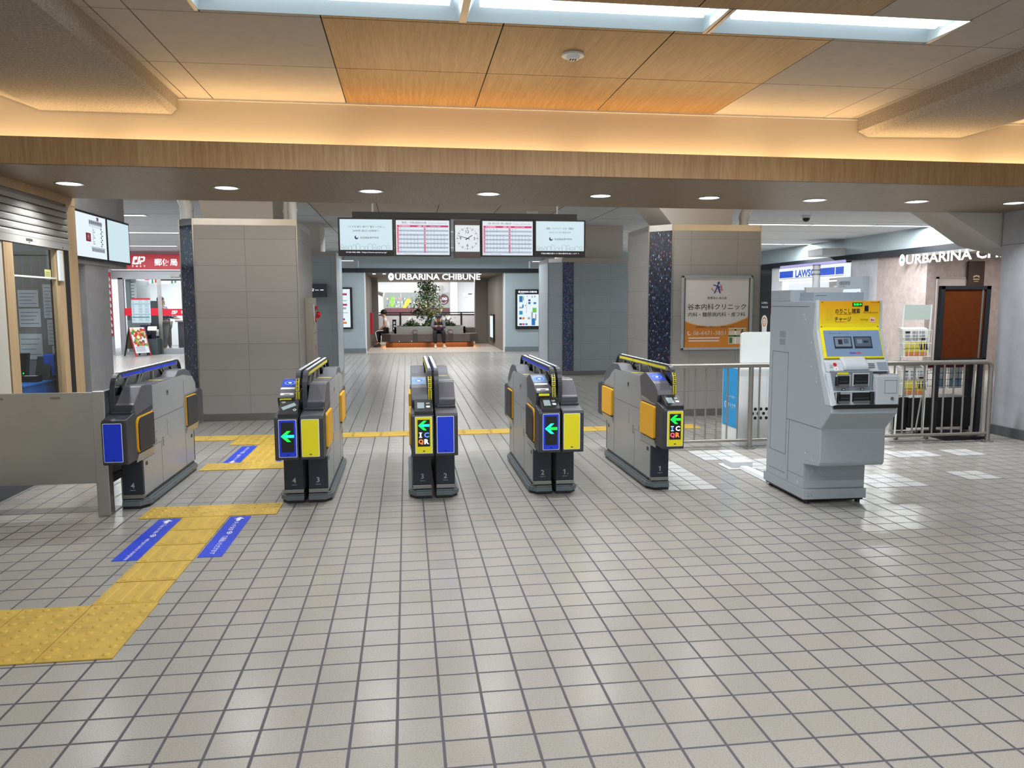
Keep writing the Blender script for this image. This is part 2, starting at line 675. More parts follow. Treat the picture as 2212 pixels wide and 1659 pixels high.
def trough(x0, x1, y0, label, e=58):
    t = thing('ceiling_light', label, 'ceiling light', ((x0 + x1) / 2, y0 + .17, CZ), group='recessed lamp troughs')
    q = MB()
    y1 = y0 + .35
    q.poly([(x0, y1, CZ), (x1, y1, CZ), (x1 - .05, y1 - .12, CZ + .1), (x0 + .05, y1 - .12, CZ + .1)], REFL)
    q.poly([(x0, y0, CZ), (x0 + .05, y0 + .04, CZ + .1), (x1 - .05, y0 + .04, CZ + .1), (x1, y0, CZ)], REFL)
    q.poly([(x0, y0, CZ), (x0, y1, CZ), (x0 + .05, y1 - .12, CZ + .1), (x0 + .05, y0 + .04, CZ + .1)], REFL)
    q.poly([(x1, y1, CZ), (x1, y0, CZ), (x1 - .05, y0 + .04, CZ + .1), (x1 - .05, y1 - .12, CZ + .1)], REFL)
    q.poly([(x0 + .05, y0 + .04, CZ + .1), (x0 + .05, y1 - .12, CZ + .1), (x1 - .05, y1 - .12, CZ + .1), (x1 - .05, y0 + .04, CZ + .1)], REFL)
    q.build('reflector', t)
    q = MB()
    q.cyl((x0 + .06, y0 + .13, CZ + .045), (x1 - .06, y0 + .13, CZ + .045), .028, TUBE, 10)
    q.cyl((x0 + .06, y0 + .19, CZ + .05), (x1 - .06, y0 + .19, CZ + .05), .028, TUBE, 10)
    q.build('lamp_tube', t)
    q = MB()
    q.box(x0 - .02, x0, y0 - .01, y1 + .01, CZ - .004, CZ + .012, STEEL)
    q.build('edge_trim', t)
    q = MB()
    q.box(x1, x1 + .02, y0 - .01, y1 + .01, CZ - .004, CZ + .012, STEEL)
    q.build('edge_trim', t)
    area('trough_lamp', ((x0 + x1) / 2, y0 + .13, CZ + .03), x1 - x0 - .1, .12, e, COOL)


for r, y0 in enumerate(LY):
    for i, (a, b) in enumerate(TR):
        if r == 0:
            trough(a, b, y0, 'recessed fluorescent trough at the top of the photo, %s section' % ('left', 'middle', 'right')[i])
        else:
            trough(a, b, y0, 'recessed fluorescent trough of row %s near the viewer, %s section' % (('two', 'three')[r - 1], ('left', 'middle', 'right')[i]))
t = thing('smoke_detector', 'small round white sensor on the middle wood ceiling board', 'detector', (1.05, 4.89, CZ))
q = MB()
q.cyl((1.05, 4.89, CZ), (1.05, 4.89, CZ - .012), .07, WHITEP, 24)
q.cyl((1.05, 4.89, CZ - .012), (1.05, 4.89, CZ - .03), .045, WHITEP, 24, .035)
q.build('body', t)
q = MB()
for k in (-1, 0, 1):
    q.box(1.05 + k * .016 - .004, 1.05 + k * .016 + .004, 4.875, 4.905, CZ - .033, CZ - .029, INK)
q.build('sensor_window', t)
t = thing('ceiling_speaker', 'round ceiling fitting with a bright rim cut by the top edge of the photo', 'speaker', (1.30, 3.72, CZ))
q = MB()
q.ring((1.30, 3.72, CZ - .006), .075, .095, WHITEP, X, nY)
q.tube([(1.3, 3.72, CZ), (1.3, 3.72, CZ - .006)], .095, WHITEP, 24)
q.build('rim', t)
q = MB()
q.disc((1.3, 3.72, CZ - .007), .075, DARK, X, nY)
q.build('grille', t)

# ================================================================== rear hall: ceiling, lamp strips
m = MB()
HC = [(-13, TR[0][0], 7.26, 23.8), (TR[2][1], 15, 7.26, 23.8)]
ys_ = [7.26, 8.55, 8.90, 11.2, 11.55, 16.6, 16.95, 21.3, 21.65, 23.8]
for k in range(0, 9, 2):
    HC.append((TR[0][0], TR[2][1], ys_[k], ys_[k + 1]))
for (a, b, c, d) in HC:
    m.box(a, b, c, d, CZ, CZ + .012, CEILH)
m.box(-13, 15, 7.26, 23.8, CZ + .13, CZ + .15, JOINT)
for x in (-2.4, -1.45, -.43, .53, 1.5, 2.5, 3.4):
    m.box(x - .006, x + .006, 10, 23, CZ - .001, CZ, JOINT)
for y in (10.1, 12.2, 14.0, 16, 18, 20, 22):
    m.box(-8, 10, y - .006, y + .006, CZ - .001, CZ, JOINT)
for (a, b) in ((-1.45, -.43), (-.43, .53), (.53, 1.5), (1.5, 2.5)):
    m.box(a + .01, b - .01, 10.2, 14.0, CZ - .002, CZ - .001, mat('pale_wood_panel', '#b9a996', .6))
struct(m.build('ceiling_hall'), 'grey panelled ceiling of the hall beyond the gates', 'ceiling')
for j, (y0, e) in enumerate(((8.55, 34), (11.2, 55), (16.6, 90), (21.3, 100))):  # rows added out of view to brighten the middle of the hall
    for i, (a, b) in enumerate(TR):
        trough(a, b, y0, 'added unseen lamp trough of the middle hall ceiling, row %s, %s section' % (('one', 'two', 'three', 'four')[j], ('left', 'middle', 'right')[i]), e)
STRIP = glow('lamp_strip', '#f2f9ff', 3.0)
rowsH = [(8.0, [-1.9], 'left'), (14.2, [-4.4, -5.75, -7.1], 'left'), (17.5, [-4.72, -6.07, -7.42], 'left'), (21.4, [-5.9, -7.2], 'left'),  # the first left row is added out of view to brighten the left column
         (14.55, [6.6, 7.95, 9.3], 'right'), (19.3, [7.1, 8.45, 9.8], 'right')]
nth = {'left': 0, 'right': 0}
for (y, xs, side) in rowsH:
    nth[side] += 1
    for i, x in enumerate(xs):
        t = thing('ceiling_strip_light', 'thin strip lamp, %s side of hall ceiling, row %s, section %s from the middle' % (side, ('one', 'two', 'three', 'four')[nth[side] - 1], ('one', 'two', 'three')[i]), 'ceiling light', (x, y, CZ), group='strip lamps of the rear hall ceiling')
        sx = -1 if side == 'left' else 1
        a, b = sorted((x, x + sx * 1.3))
        q = MB()
        q.box(a, b, y - .1, y - .085, CZ - .012, CZ, WHITEP).box(a, b, y + .085, y + .1, CZ - .012, CZ, WHITEP)
        q.box(a - .015, a, y - .1, y + .1, CZ - .012, CZ, WHITEP).box(b, b + .015, y - .1, y + .1, CZ - .012, CZ, WHITEP)
        q.build('housing', t)
        q = MB()
        q.box(a, b, y - .085, y + .085, CZ - .008, CZ - .003, STRIP)
        q.build('diffuser', t)
    area('strip_lamp', (sum(xs) / len(xs) + sx * .65, y, CZ - .03), 1.3 * len(xs), .15, (22 if y < 9 else {'left': 60, 'right': 90}[side] * len(xs)), COOL)
for i, (x, y) in enumerate(((2.11, 13.0), (7.0, 13.03))):
    t = thing('ceiling_camera', 'small dark dome camera under the hall ceiling %s' % ('right of the hanging screens' if i == 0 else 'above the fare machine'), 'camera', (x, y, CZ), group='dome cameras')
    q = MB()
    q.cyl((x, y, CZ), (x, y, CZ - .05), .1, WHITEP, 20, .085)
    q.build('housing', t)
    q = MB()
    q.ell((x, y, CZ - .05), .065, .065, .07, BLACK, 16, 8, -1, 0)
    q.build('dome', t)

# ================================================================== pillars
def pillar(name, label, fl_, mos, body, zt, flare=(.3, .3, .1)):
    """fl_: outline (x,y) counter-clockwise from front left; mos: index of the mosaic face"""
    q = MB()
    n = len(fl_)
    for i in range(n):
        a, b = fl_[i], fl_[(i + 1) % n]
        mt = mos[1] if i == mos[0] else body
        q.poly([(*a, .09), (*b, .09), (*b, zt - .075), (*a, zt - .075)], mt)
        q.poly([(*a, 0), (*b, 0), (*b, .09), (*a, .09)], STEELD)
        q.poly([(*a, zt - .075), (*b, zt - .075), (*b, zt), (*a, zt)], STEEL)
    for i in range(n):
        a = fl_[i]
        q.box(a[0] - .006, a[0] + .006, a[1] - .006, a[1] + .006, .09, zt, STEEL)
    q.poly([(*p, zt) for p in fl_], STEEL)
    # structural haunch above the cladding
    cx = (max(p[0] for p in fl_) + min(p[0] for p in fl_)) / 2
    cy = (max(p[1] for p in fl_) + min(p[1] for p in fl_)) / 2
    hw = (max(p[0] for p in fl_) - min(p[0] for p in fl_)) / 2 - .3
    hd = (max(p[1] for p in fl_) - min(p[1] for p in fl_)) / 2 - .2
    z0, z1 = zt, CZ
    for (el, er, ey) in (flare,):
        b4 = [(cx - hw, cy - hd, z0), (cx + hw, cy - hd, z0), (cx + hw, cy + hd, z0), (cx - hw, cy + hd, z0)]
        t4 = [(cx - hw - el, cy - hd - ey, z1), (cx + hw + er, cy - hd - ey, z1), (cx + hw + er, cy + hd + ey, z1), (cx - hw - el, cy + hd + ey, z1)]
        q.add(b4 + t4, [(0, 1, 5, 4), (1, 2, 6, 5), (2, 3, 7, 6), (3, 0, 4, 7)], PAINT)
    return struct(q.build(name), label, 'pillar')


pillar('pillar_left', 'wide grey tiled pillar behind the left gates with a dark mosaic corner', [(-2.5, 9.75), (-1.30, 9.75), (-1.30, 11.1), (-2.71, 11.1), (-2.71, 9.96)], (4, MOSAIC), STONE, 2.437, (.12, 0, .05))
pillar('pillar_right', 'wide grey tiled pillar carrying the clinic poster with a dark mosaic corner', [(3.25, 9.27), (4.39, 9.27), (4.39, 10.4), (3.02, 10.4), (3.02, 9.5)], (4, MOSAIC), STONE, 2.378, (.5, .03, .05))
pillar('pillar_rear_left', 'blue-grey tiled pillar behind the left pillar', [(-2.6, 15), (-1.30, 15), (-1.30, 16.3), (-2.6, 16.3)], (9, MOSAIC), STONEB, 2.40, (0, 0, 0))
pillar('pillar_rear_right', 'blue-grey tiled pillar behind the rightmost gates with blue reflections coloured onto its mosaic corner', [(3.265, 15), (4.6, 15), (4.6, 16.3), (2.79, 16.3), (2.79, 15.24), (3.03, 15.0)], (5, MOSAIC_REFL), STONEB, 2.30, (0, 0, 0))
pillar_pts = [(-2.60, 9.92, .075), (-1.36, 9.9, .05), (-1.44, 10.03, .05), (4.31, 9.6, .06)]
for i, (x, y, r) in enumerate(pillar_pts):
    q = MB()
    z0 = 2.44 if x < 0 else 2.38
    q.tube([(x, y, z0), (x, y, z0 + .16), (x + (.08 if i == 3 else -.06 if i == 0 else 0), y, z0 + .3), (x + (.12 if i == 3 else -.08 if i == 0 else 0), y, CZ)], r, WHITEP, 14)
    q.tube([(x, y, z0 + .1), (x, y, z0 + .14)], r + .008, WHITEP, 14)
    tag(q.build('drain_pipe'), ['white pipe rising from the mosaic corner of the left pillar', 'white pipe at the right end on top of the left pillar', 'white pipe beside another one on top of the left pillar', 'white pipe rising from the right end of the poster pillar'][i], 'pipe', 'white pipes above the pillars')
# ================================================================== ticket gates
GY = 5.56
BLACKF = mat('flap_black', '#2a2a2d', .55)
YELF = mat('flap_yellow', '#edb015', .45)
SEAM = mat('seam', '#3d3e40', .7)
LEDBK = mat('led_matrix', '#0b0c0e', .35)
TEAL = mat('reader_blue', '#2a4fd0', .25)
RDRF = mat('reader_plate', '#6f93b3', .2)
QRS = glow('scanner_window', '#cfe9ee', .55)
RAILW = mat('rail_lamp_strip', '#d5d8da', .3)


def arrow(q, cx, y, cz, s, m):
    """left-pointing arrow sign, tip at the left"""
    for sg in (1, -1):
        q.poly([(cx - .5 * s, y, cz), (cx - .02 * s, y, cz + sg * .42 * s), (cx + .26 * s, y, cz + sg * .42 * s), (cx - .16 * s, y, cz)][::sg], m[0])
    q.poly([(cx - .36 * s, y, cz - .11 * s), (cx + .5 * s, y, cz - .11 * s), (cx + .5 * s, y, cz + .11 * s), (cx - .36 * s, y, cz + .11 * s)], m[1])


def rrect(x0, x1, z0, z1, r, n=4):
    pts = []
    for (cx, cz, a) in ((x1 - r, z0 + r, -90), (x1 - r, z1 - r, 0), (x0 + r, z1 - r, 90), (x0 + r, z0 + r, 180)):
        for k in range(n + 1):
            t = math.radians(a + 90 * k / n)
            pts.append((cx + r * math.cos(t), cz + r * math.sin(t)))
    return pts


def gate(X0, s, num, pan, flap, strip, label, led=None, slot=False, wide=False, dot=False):
    L = 1.385
    root = thing('ticket_gate', label, 'ticket gate', (X0, GY, 0), group='ticket gates')
    xf = lambda x, y, z: (X0 + s * x, GY + y, z)
    B = lambda: MB(xf, s < 0)
    mir = lambda pts: [(L - y, z) for y, z in pts][::-1]
    # fender
    q = B()
    fp = [(.012, 0), (.128, 0), (.18, .075), (.18, L - .075), (.128, L), (.012, L)]
    q.prism(fp, 'z', .022, .056, FEND)
    q.prism([(.012, .008), (.125, .008), (.168, .08), (.168, L - .08), (.125, L - .008), (.012, L - .008)], 'z', .056, .066, FEND)
    q.prism([(.012, .012), (.12, .012), (.17, .085), (.17, L - .085), (.12, L - .012), (.012, L - .012)], 'z', .0, .022, BLACK)
    q.prism([(.012, .022), (.12, .022), (.156, .09), (.156, L - .09), (.12, L - .022), (.012, L - .022)], 'z', .066, .082, BLACK)
    for k in range(3):
        for d in (0, .022):
            q.box(.176, .1815, .12 + k * .5 + d, .13 + k * .5 + d, .036, .044, BLACK)
    q.build('base_fender', root, bev=.006)
    # lower front
    q = B()
    q.box(.014, .149, .02, .16, .10, .37, NAVY)
    q.box(.013, .1495, .016, .16, .072, .10, STEELD)
    lf = q.build('lower_front', root, bev=.003)
    q = B()
    q.box(.014, .149, L - .16, L - .02, .08, .37, NAVY)
    q.build('lower_rear', root, bev=.003)
    q = MB()
    o = xf(.08, .0185, .165)
    q.text(num, o, X, Z, GREYT, h=.038, bold=.02)
    q.text('OMRON', xf(.08, .0185, .132), X, Z, GREYT, w=.038, h=.006, bold=.02)
    if num == '1':
        q.poly([(o[0] - .002, o[1], o[2] + .019), (o[0] - .012, o[1], o[2] + .011), (o[0] - .012, o[1], o[2] + .006), (o[0] - .002, o[1], o[2] + .012)], GREYT)
    if dot:
        q.disc((o[0] + .024, o[1], o[2] - .015), .004, GREYT, n=8)
    q.build('gate_number', lf)
    # silver side body; the reader end is fuller than the other end
    rd = [(-.085, .372), (-.085, .66), (-.076, .730), (.011, .805), (.285, .842)]
    pl = [(-.085, .372), (-.085, .66), (-.04, .698), (.11, .745), (.20, .80), (.30, .838)]
    near, far = (rd, pl) if led else (pl, rd)
    q = B()
    pr = [(L - .05, .082), (.05, .082), (.05, .335)] + near + mir(far) + [(L - .05, .335)]
    q.prism(pr, 'x', .013, .15, GREYB)
    sb = q.build('side_body', root, bev=.003)
    q = B()
    e = .1502
    for (y0, y1, z0, z1) in ((.300, .302, .49, .835), (.30, 1.09, .580, .583), (1.088, 1.091, .085, .80), (.46, .462, .085, .40), (.302, .462, .40, .402), (.302, .304, .40, .49), (.62, .622, .42, .54), (.302, .37, .488, .490), (.05, .302, .338, .341), (-.08, .30, .672, .674), (1.088, 1.45, .672, .674), (1.088, 1.32, .378, .381)):
        q.box(.149, e + .0006, y0, y1, z0, z1, SEAM)
    for y0 in (.09, L - .135):
        q.box(.149, e + .001, y0, y0 + .045, .29, .318, BLACK)
    for j in range(5):
        q.box(.149, e + .0006, .485, .52, .36 + j * .014, .366 + j * .014, SEAM)
    for (y0, z0) in ((.62, .772), (.335, .465)):
        q.add([(e + .001, y0 + .008 * math.cos(t), z0 + .008 * math.sin(t)) for t in [k * math.pi / 4 for k in range(8)]], [tuple(range(8))], STEEL)
    q.box(.149, e + .0012, .635, .68, .725, .762, STEELD)
    q.box(.149, e + .002, .648, .672, .742, .756, INK)
    q.box(.149, e + .001, .345, .35, .41, .44, INK)
    q.build('seam', sb)
    # overhanging head with the sign panel, and the far head
    q = B()
    q.prism([(-.27, .375), (-.262, .367), (-.09, .367), (-.082, .375), (-.082, .662), (-.105, .69), (-.255, .664), (-.27, .648)], 'x', .002, .157, DARK)
    fh = q.build('front_housing', root, bev=.006)
    q = B()
    q.prism(mir([(-.27, .375), (-.262, .367), (-.09, .367), (-.082, .375), (-.082, .662), (-.105, .69), (-.255, .664), (-.27, .648)]), 'x', .002, .157, DARK)
    q.build('rear_housing', root, bev=.006)
    q = B()
    yf = -.2715
    q.prism(rrect(.012, .130, .388, .645, .006, 2), 'y', yf, -.266, WHITE)
    q.prism(rrect(.0155, .1265, .3915, .6415, .005, 2), 'y', yf - .0012, -.268, pan)
    q.box(.064, .078, yf - .0018, yf, .402, .409, INK)
    sp = q.build('sign_panel', fh)
    if led:
        q = MB()
        c = xf(.071, 0, 0)[0]
        yy = GY + yf - .0022
        z0, z1 = (.424, .628) if led == 'arrow' else (.438, .624)
        q.box(c - .042, c + .042, yy, yy + .001, z0, z1, LEDBK)
        if led == 'arrow':
            arrow(q, c - .001, yy - .0006, .540 if not wide else .532, .088, (GREENLED, CYANLED) if num == '4' else (CYANLED, GREENLED))
        else:
            arrow(q, c, yy - .0006, .584, .078, (GREENLED, CYANLED if num == '3' else GREENLED))
            q.box(c - .027, c - .017, yy - .0007, yy - .0005, .502, .534, WHLED if num == '3' else BLULED)
            q.box(c - .033, c - .011, yy - .0009, yy - .0007, .531, .536, WHLED).box(c - .033, c - .011, yy - .0009, yy - .0007, .500, .505, WHLED)
            q.text('C', (c + .019, yy - .0006, .518), X, Z, BLULED if num == '3' else WHLED, h=.036, w=.034, bold=.04)
            q.text('Q', (c - .020, yy - .0006, .470), X, Z, ORLED if num == '3' else PINKLED, h=.038, w=.034, bold=.04)
            q.text('R', (c + .019, yy - .0006, .4715), X, Z, WHLED if num == '3' else ORLED, h=.035, w=.033, bold=.04)
        q.build('led_display', sp)
    # top deck
    q = B()
    q.prism([(.28, .830), (.29, .844), (1.09, .844), (1.10, .830)], 'x', .012, .148, CHAR)
    q.box(.035, .135, .60, .625, .843, .8455, YELP)
    q.build('top_deck', root, bev=.002)
    # front hood / reader
    q = B()
    if led:
        q.prism([(-.085, .66), (-.118, .742), (-.10, .775), (-.03, .820), (.02, .838), (.165, .882), (.20, .884), (.285, .862), (.34, .844), (.30, .70)], 'x', .036, .1515, CHAR)
        q.prism([(-.10, .66), (-.112, .74), (.30, .70), (.30, .66)], 'x', .012, .149, DARK)
        hd = q.build('reader_hood', root, bev=.005)
        q = B()
        d = Vector((0, .145, .044)).normalized()
        nn = Vector((0, -d.z, d.y))
        a = Vector((0, .018, .8375)) + nn * .0008
        b = Vector((0, .150, .8775)) + nn * .0008
        q.poly([(.042, a.y, a.z), (.147, a.y, a.z), (.147, b.y, b.z), (.042, b.y, b.z)], TEAL if wide or num == '1' else RDRF)
        mid = (a + b) / 2 + nn * .0006
        q.build('card_reader', hd)
        q = B()
        for (r0, r1, mm) in ((.030, .038, BLULED), (.018, .024, TEAL), (0.001, .012, WHLED)):
            q.ring((.0945, mid.y, mid.z), r0, r1, mm, X, tuple(d), 20, .95)
        if slot:
            q.poly([(.05, -.022, .8245), (.145, -.022, .8245), (.145, .004, .8335), (.05, .004, .8335)], WHITE)
        q.build('reader_mark', hd)
        if slot:
            q = B()
            q.prism([(-.13, .745), (-.13, .778), (-.085, .79), (-.085, .745)], 'x', .04, .150, BLACK)
            q.box(.058, .135, -.134, -.129, .756, .772, YELP)
            q.poly([(.052, -.0885, .7835), (.14, -.0885, .7835), (.14, -.06, .8018), (.052, -.06, .8018)], WHITE)
            q.box(.075, .115, -.079, -.0785, .793, .797, INK)
            q.build('ticket_slot', hd)
        # scanner
        q = B()
        hz = .02 if wide else 0
        q.prism([(-.266, .64), (-.262, .680), (-.135, .744 + hz), (-.11, .744 + hz), (-.09, .72), (-.09, .64)], 'x', .004, .132, BLACK)
        sc = q.build('code_scanner', root, bev=.004)
        q = MB()
        dv = Vector((0, .127, .064 + hz)).normalized()
        nv = Vector((0, -dv.z, dv.y)) * .0018
        o = Vector(xf(.088, -.198, .7122 + hz * .5)) + nv
        if wide:
            r = (Vector((.86, 0, 0)) + dv * .5).normalized()
            w2 = nv.normalized().cross(r)
            o = Vector(xf(.068, -.195, .7137 + hz * .5)) + nv
            q.poly([tuple(o + r * i * .048 + w2 * j * .017) for i, j in ((-1, -1), (1, -1), (1, 1), (-1, 1))], QRS)
            q.text('QR', tuple(o + Vector((-.038, 0, 0)) + dv * .042), X, tuple(dv), WHITE, h=.018, w=.026)
            q.ring(tuple(o + Vector((.042, 0, 0)) - dv * .036), .008, .013, WHITE, X, tuple(dv), 4)
        else:
            q.poly([tuple(o + Vector(X) * i * .024 + dv * j * .036) for i, j in ((-1, -1), (1, -1), (1, 1), (-1, 1))], QRS)
            q.text('QR', tuple(o + Vector((.05, 0, 0)) + dv * .024), X, tuple(dv), WHITE, h=.018, w=.026)
            c0 = o + Vector((.05, 0, 0)) - dv * .016
            q.poly([tuple(c0 + Vector(X) * i + dv * j) for i, j in ((-.015, 0), (-.009, -.011), (.013, -.011), (.013, .011), (-.009, .011))], WHITE)
        q.build('scanner_window', sc)
    else:
        q.prism([(-.06, .66), (-.092, .742), (-.072, .752), (.065, .847), (.085, .855), (.20, .852), (.30, .842), (.30, .70)], 'x', .034, .1515, CHAR)
        q.prism([(-.10, .66), (-.108, .70), (-.098, .742), (.30, .70), (.30, .66)], 'x', .030, .1505, DARK)
        q.prism([(-.13, .66), (-.135, .70), (-.09, .712), (.10, .70), (.10, .66)], 'x', .016, .15, DARK)
        hd = q.build('front_hood', root, bev=.005)
        q = B()
        q.prism([(.088, .8555), (.196, .8525), (.196, .8545), (.088, .8575)], 'x', .040, .148, STEEL)
        q.build('hood_edge', hd)
    # far hood
    q = B()
    q.prism([(.88, .842), (.96, .882), (1.0, .890), (1.20, .884), (1.30, .85), (L - .01, .80), (L + .09, .742), (L + .07, .66), (1.1, .66)], 'x', .036, .149, CHAR)
    rh = q.build('rear_hood', root, bev=.005)
    q = B()
    q.box(.042, .144, 1.01, 1.03, .8895, .8920, STEEL)
    q.build('hood_edge', rh)
    # flaps
    for sg in (1, -1):
        rc = .06
        out = [(.262, .412), (.262, .655)] + [(-.076 + rc - rc * math.sin(t) * (1 if flap != 'y' else .3), .652 - rc + rc * math.cos(t)) for t in [k * math.pi / 8 for k in range(5)]] + [(-.076, .44), (-.06, .412)]
        if flap == 'y':
            out = rrect(-.076, .262, .412, .652, .012, 2)
        inn = [(.093 + (a - .093) * .93 + .008, .53 + (b - .53) * .945) for a, b in out]
        if sg < 0:
            out, inn = mir(out), mir(inn)
        q = B()
        ya, yb = min(p[0] for p in out), max(p[0] for p in out)
        q.box(.149, .1508, ya - .004, yb + .006, .402, .664, SEAM)
        if flap == 'y':
            q.prism(out, 'x', .15, .170, YELF)
        else:
            q.prism(out, 'x', .15, .162, YELF)
            q.prism(inn, 'x', .155, .170, BLACKF)
        q.build('flap', root, bev=.003)
    for (ya, yb) in ((-.08, .27), (L - .27, L + .08)):
        q = B()
        q.prism([(.15, .345), (.164, .395), (.164, .402), (.15, .404)], 'y', ya, yb, STEEL)
        q.build('flap_sill', root)
    # rail between the two lanes
    q = B()
    arc = lambda cy, sg: [(cy - sg * .13 * math.cos(t), .822 + .13 * math.sin(t)) for t in [k * math.pi / 14 for k in range(0, 8)]]
    path = [(-.10, .69), (-.10, .80)] + arc(.03, 1) + arc(L - .03, -1)[::-1] + [(L + .10, .80), (L + .10, .69)]
    w = .014

    def off(k):
        p = Vector((*path[k], 0))
        a = Vector((*path[max(0, k - 1)], 0))
        b = Vector((*path[min(len(path) - 1, k + 1)], 0))
        d = (b - a).normalized()
        return (p.x + d.y * w, p.y - d.x * w)
    inner = [off(k) for k in range(len(path))]
    for k in range(len(path) - 1):
        q.prism([path[k], path[k + 1], inner[k + 1], inner[k]], 'x', .005, .035, DARK)
    rl = q.build('rail', root)
    for (ya, yb) in ((.065, .49), (.50, .92), (.93, 1.33)):
        q = B()
        q.box(.033, .0355, ya, yb, .917, .9365, strip)
        q.box(.0045, .007, ya, yb, .917, .9365, strip)
        q.build('colour_strip', rl)
    q = B()
    for k in range(13):
        ya = .05 + k * .098
        q.prism([(ya, .9515), (ya + .088, .9515), (ya + .088, .9555), (ya, .953)], 'x', .010, .030, RAILW)
    q.build('lamp_strip', rl)
    q = B()
    for ya, sl in ((.10, .09), (.36, .08), (.40, .10), (.72, -.0), (1.0, -.10), (1.04, -.08), (1.26, -.08)):
        q.prism([(ya, .838), (ya + .022, .838), (ya + .022 + sl, .917), (ya + sl, .917)], 'x', .010, .032, STEEL)
    q.box(.010, .032, .02, L - .02, .909, .9375, STEEL)
    q.build('mullion', rl)
    q = B()
    q.prism([(-.08, .80), (L + .08, .80), (L + .075, .86), (L - .02, .912), (.02, .912), (-.075, .86)], 'x', .0195, .0225, SMOKE)
    q.build('window_pane', rl)
    if led:
        q = B()
        q.box(.008, .032, -.1025, -.0995, .742, .815, YELP)
        ar = arc(.03, 1)
        for k in range(3):
            (ya, za), (yb, zb_) = ar[k], ar[k + 1]
            q.poly([(.008, ya - .0015, za), (.032, ya - .0015, za), (.032, yb - .0015, zb_ + .0015), (.008, yb - .0015, zb_ + .0015)], YELP)
        for k in range(7):
            q.box(.0125, .0275, -.1035, -.1024, .746 + k * .0098, .752 + k * .0098, INK)
        for k in range(3):
            (ya, za), (yb, zb_) = ar[k], ar[k + 1]
            for f in (.2, .65):
                y_, z_ = ya + (yb - ya) * f - .003, za + (zb_ - za) * f + .002
                q.box(.0125, .0275, y_ - .0008, y_, z_, z_ + .007, INK)
        q.build('notice_strip', rl)
    return root


gate(-1.985, 1, '4', BLUP, 'b', BLUP, 'leftmost ticket gate, marked 4, blank blue panel, beside the steel barrier')
gate(-.735, -1, '4', BLUP, 'b', BLUP, 'ticket gate marked 4 with a green arrow in a blue panel', 'arrow', True, True)
gate(-.728, 1, '3', YELP, 'y', YELP, 'ticket gate marked 3 with a blank yellow panel')
gate(.174, -1, '3', YELP, 'y', YELP, 'ticket gate marked 3 with arrow and IC QR lit in a yellow panel', 'icqr')
gate(.181, 1, '2', BLUP, 'b', BLUP, 'ticket gate marked 2 with a blank blue panel in the middle pair')
gate(1.063, -1, '2', BLUP, 'b', BLUP, 'ticket gate marked 2 with a cyan arrow in a blue panel', 'arrow', True)
gate(1.07, 1, '1', YELP, 'y', YELP, 'ticket gate marked 1 with a blank yellow panel', dot=True)
gate(1.968, -1, '1', YELP, 'y', YELP, 'rightmost single ticket gate marked 1 with arrow and IC QR lit', 'icqr')

# ================================================================== tactile paving and floor stickers
k_ = NT('tactile_yellow')
k_.std(.5)
p_ = k_.pos()
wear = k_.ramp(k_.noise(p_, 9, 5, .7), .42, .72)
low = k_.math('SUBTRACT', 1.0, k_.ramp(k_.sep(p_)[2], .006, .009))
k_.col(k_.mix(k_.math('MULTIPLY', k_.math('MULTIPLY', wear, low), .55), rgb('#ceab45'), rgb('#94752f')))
TAC = k_.m
tac_proto = {}


def tactile(kind, x, y, label, rot=0):
    """one 300 mm block whose lower left corner is (x, y)"""
    if kind not in tac_proto:
        q = MB()
        q.box(-.148, .148, -.148, .148, 0, .004, TAC)
        if kind == 'dots':
            for i in range(4):
                for j in range(4):
                    cx, cy = -.1125 + i * .075, -.1125 + j * .075
                    q.loft([[(cx + r * math.cos(t), cy + r * math.sin(t), z) for t in [k * math.pi / 5 for k in range(10)]] for r, z in ((.0165, .004), (.014, .0075), (.009, .0092))], TAC)
        else:
            for i in range(4):
                cx = -.1125 + i * .075
                q.add([(cx - .017, -.135, .004), (cx + .017, -.135, .004), (cx + .017, .135, .004), (cx - .017, .135, .004),
                       (cx - .011, -.128, .0095), (cx + .011, -.128, .0095), (cx + .011, .128, .0095), (cx - .011, .128, .0095)],
                      [(4, 5, 6, 7), (0, 1, 5, 4), (1, 2, 6, 5), (2, 3, 7, 6), (3, 0, 4, 7)], TAC)
        o = q.build('tactile_block')
        tac_proto[kind] = o
    else:
        o = tac_proto[kind].copy()
        COL.objects.link(o)
    o.location = (x + .15, y + .15, .0015)
    o.rotation_euler = (0, 0, rot)
    tag(o, label, 'tactile paving', 'yellow tactile paving blocks')


R90 = math.pi / 2
for i in range(3):
    for j in range(2):
        tactile('dots', -2.10 + i * .3 + .01, 3.16 + j * .295, 'yellow dotted paving block of the nearest patch, column %s from right, %s row' % (('three', 'two', 'one')[i], ('near', 'far')[j]))
for j in range(5):
    tactile('bars', -1.498, 3.755 + j * .306, 'yellow ribbed paving block in the near strip, %s from the camera' % ORD[j])
for i in range(3):
    tactile('dots', -1.785 + i * .296, 5.288, 'yellow dotted paving block in front of gate lane four, %s' % ('at the left end', 'in the middle', 'at the right end')[i])
for i in range(3):
    tactile('dots', -1.785 + i * .296, 6.80, 'yellow dotted paving block behind gate lane four, %s' % ('at the left end', 'in the middle', 'at the right end')[i])
for j in range(3):
    tactile('bars', -1.50, 7.10 + j * .303, 'yellow ribbed paving block beyond lane four, %s counted from the gates' % ORD[j])
for i in range(2):
    for j in range(2):
        tactile('dots', -1.80 + i * .3, 8.015 + j * .3, 'yellow dotted paving block at the far junction, %s %s' % (('near', 'far')[j], ('left', 'right')[i]))
k = 0
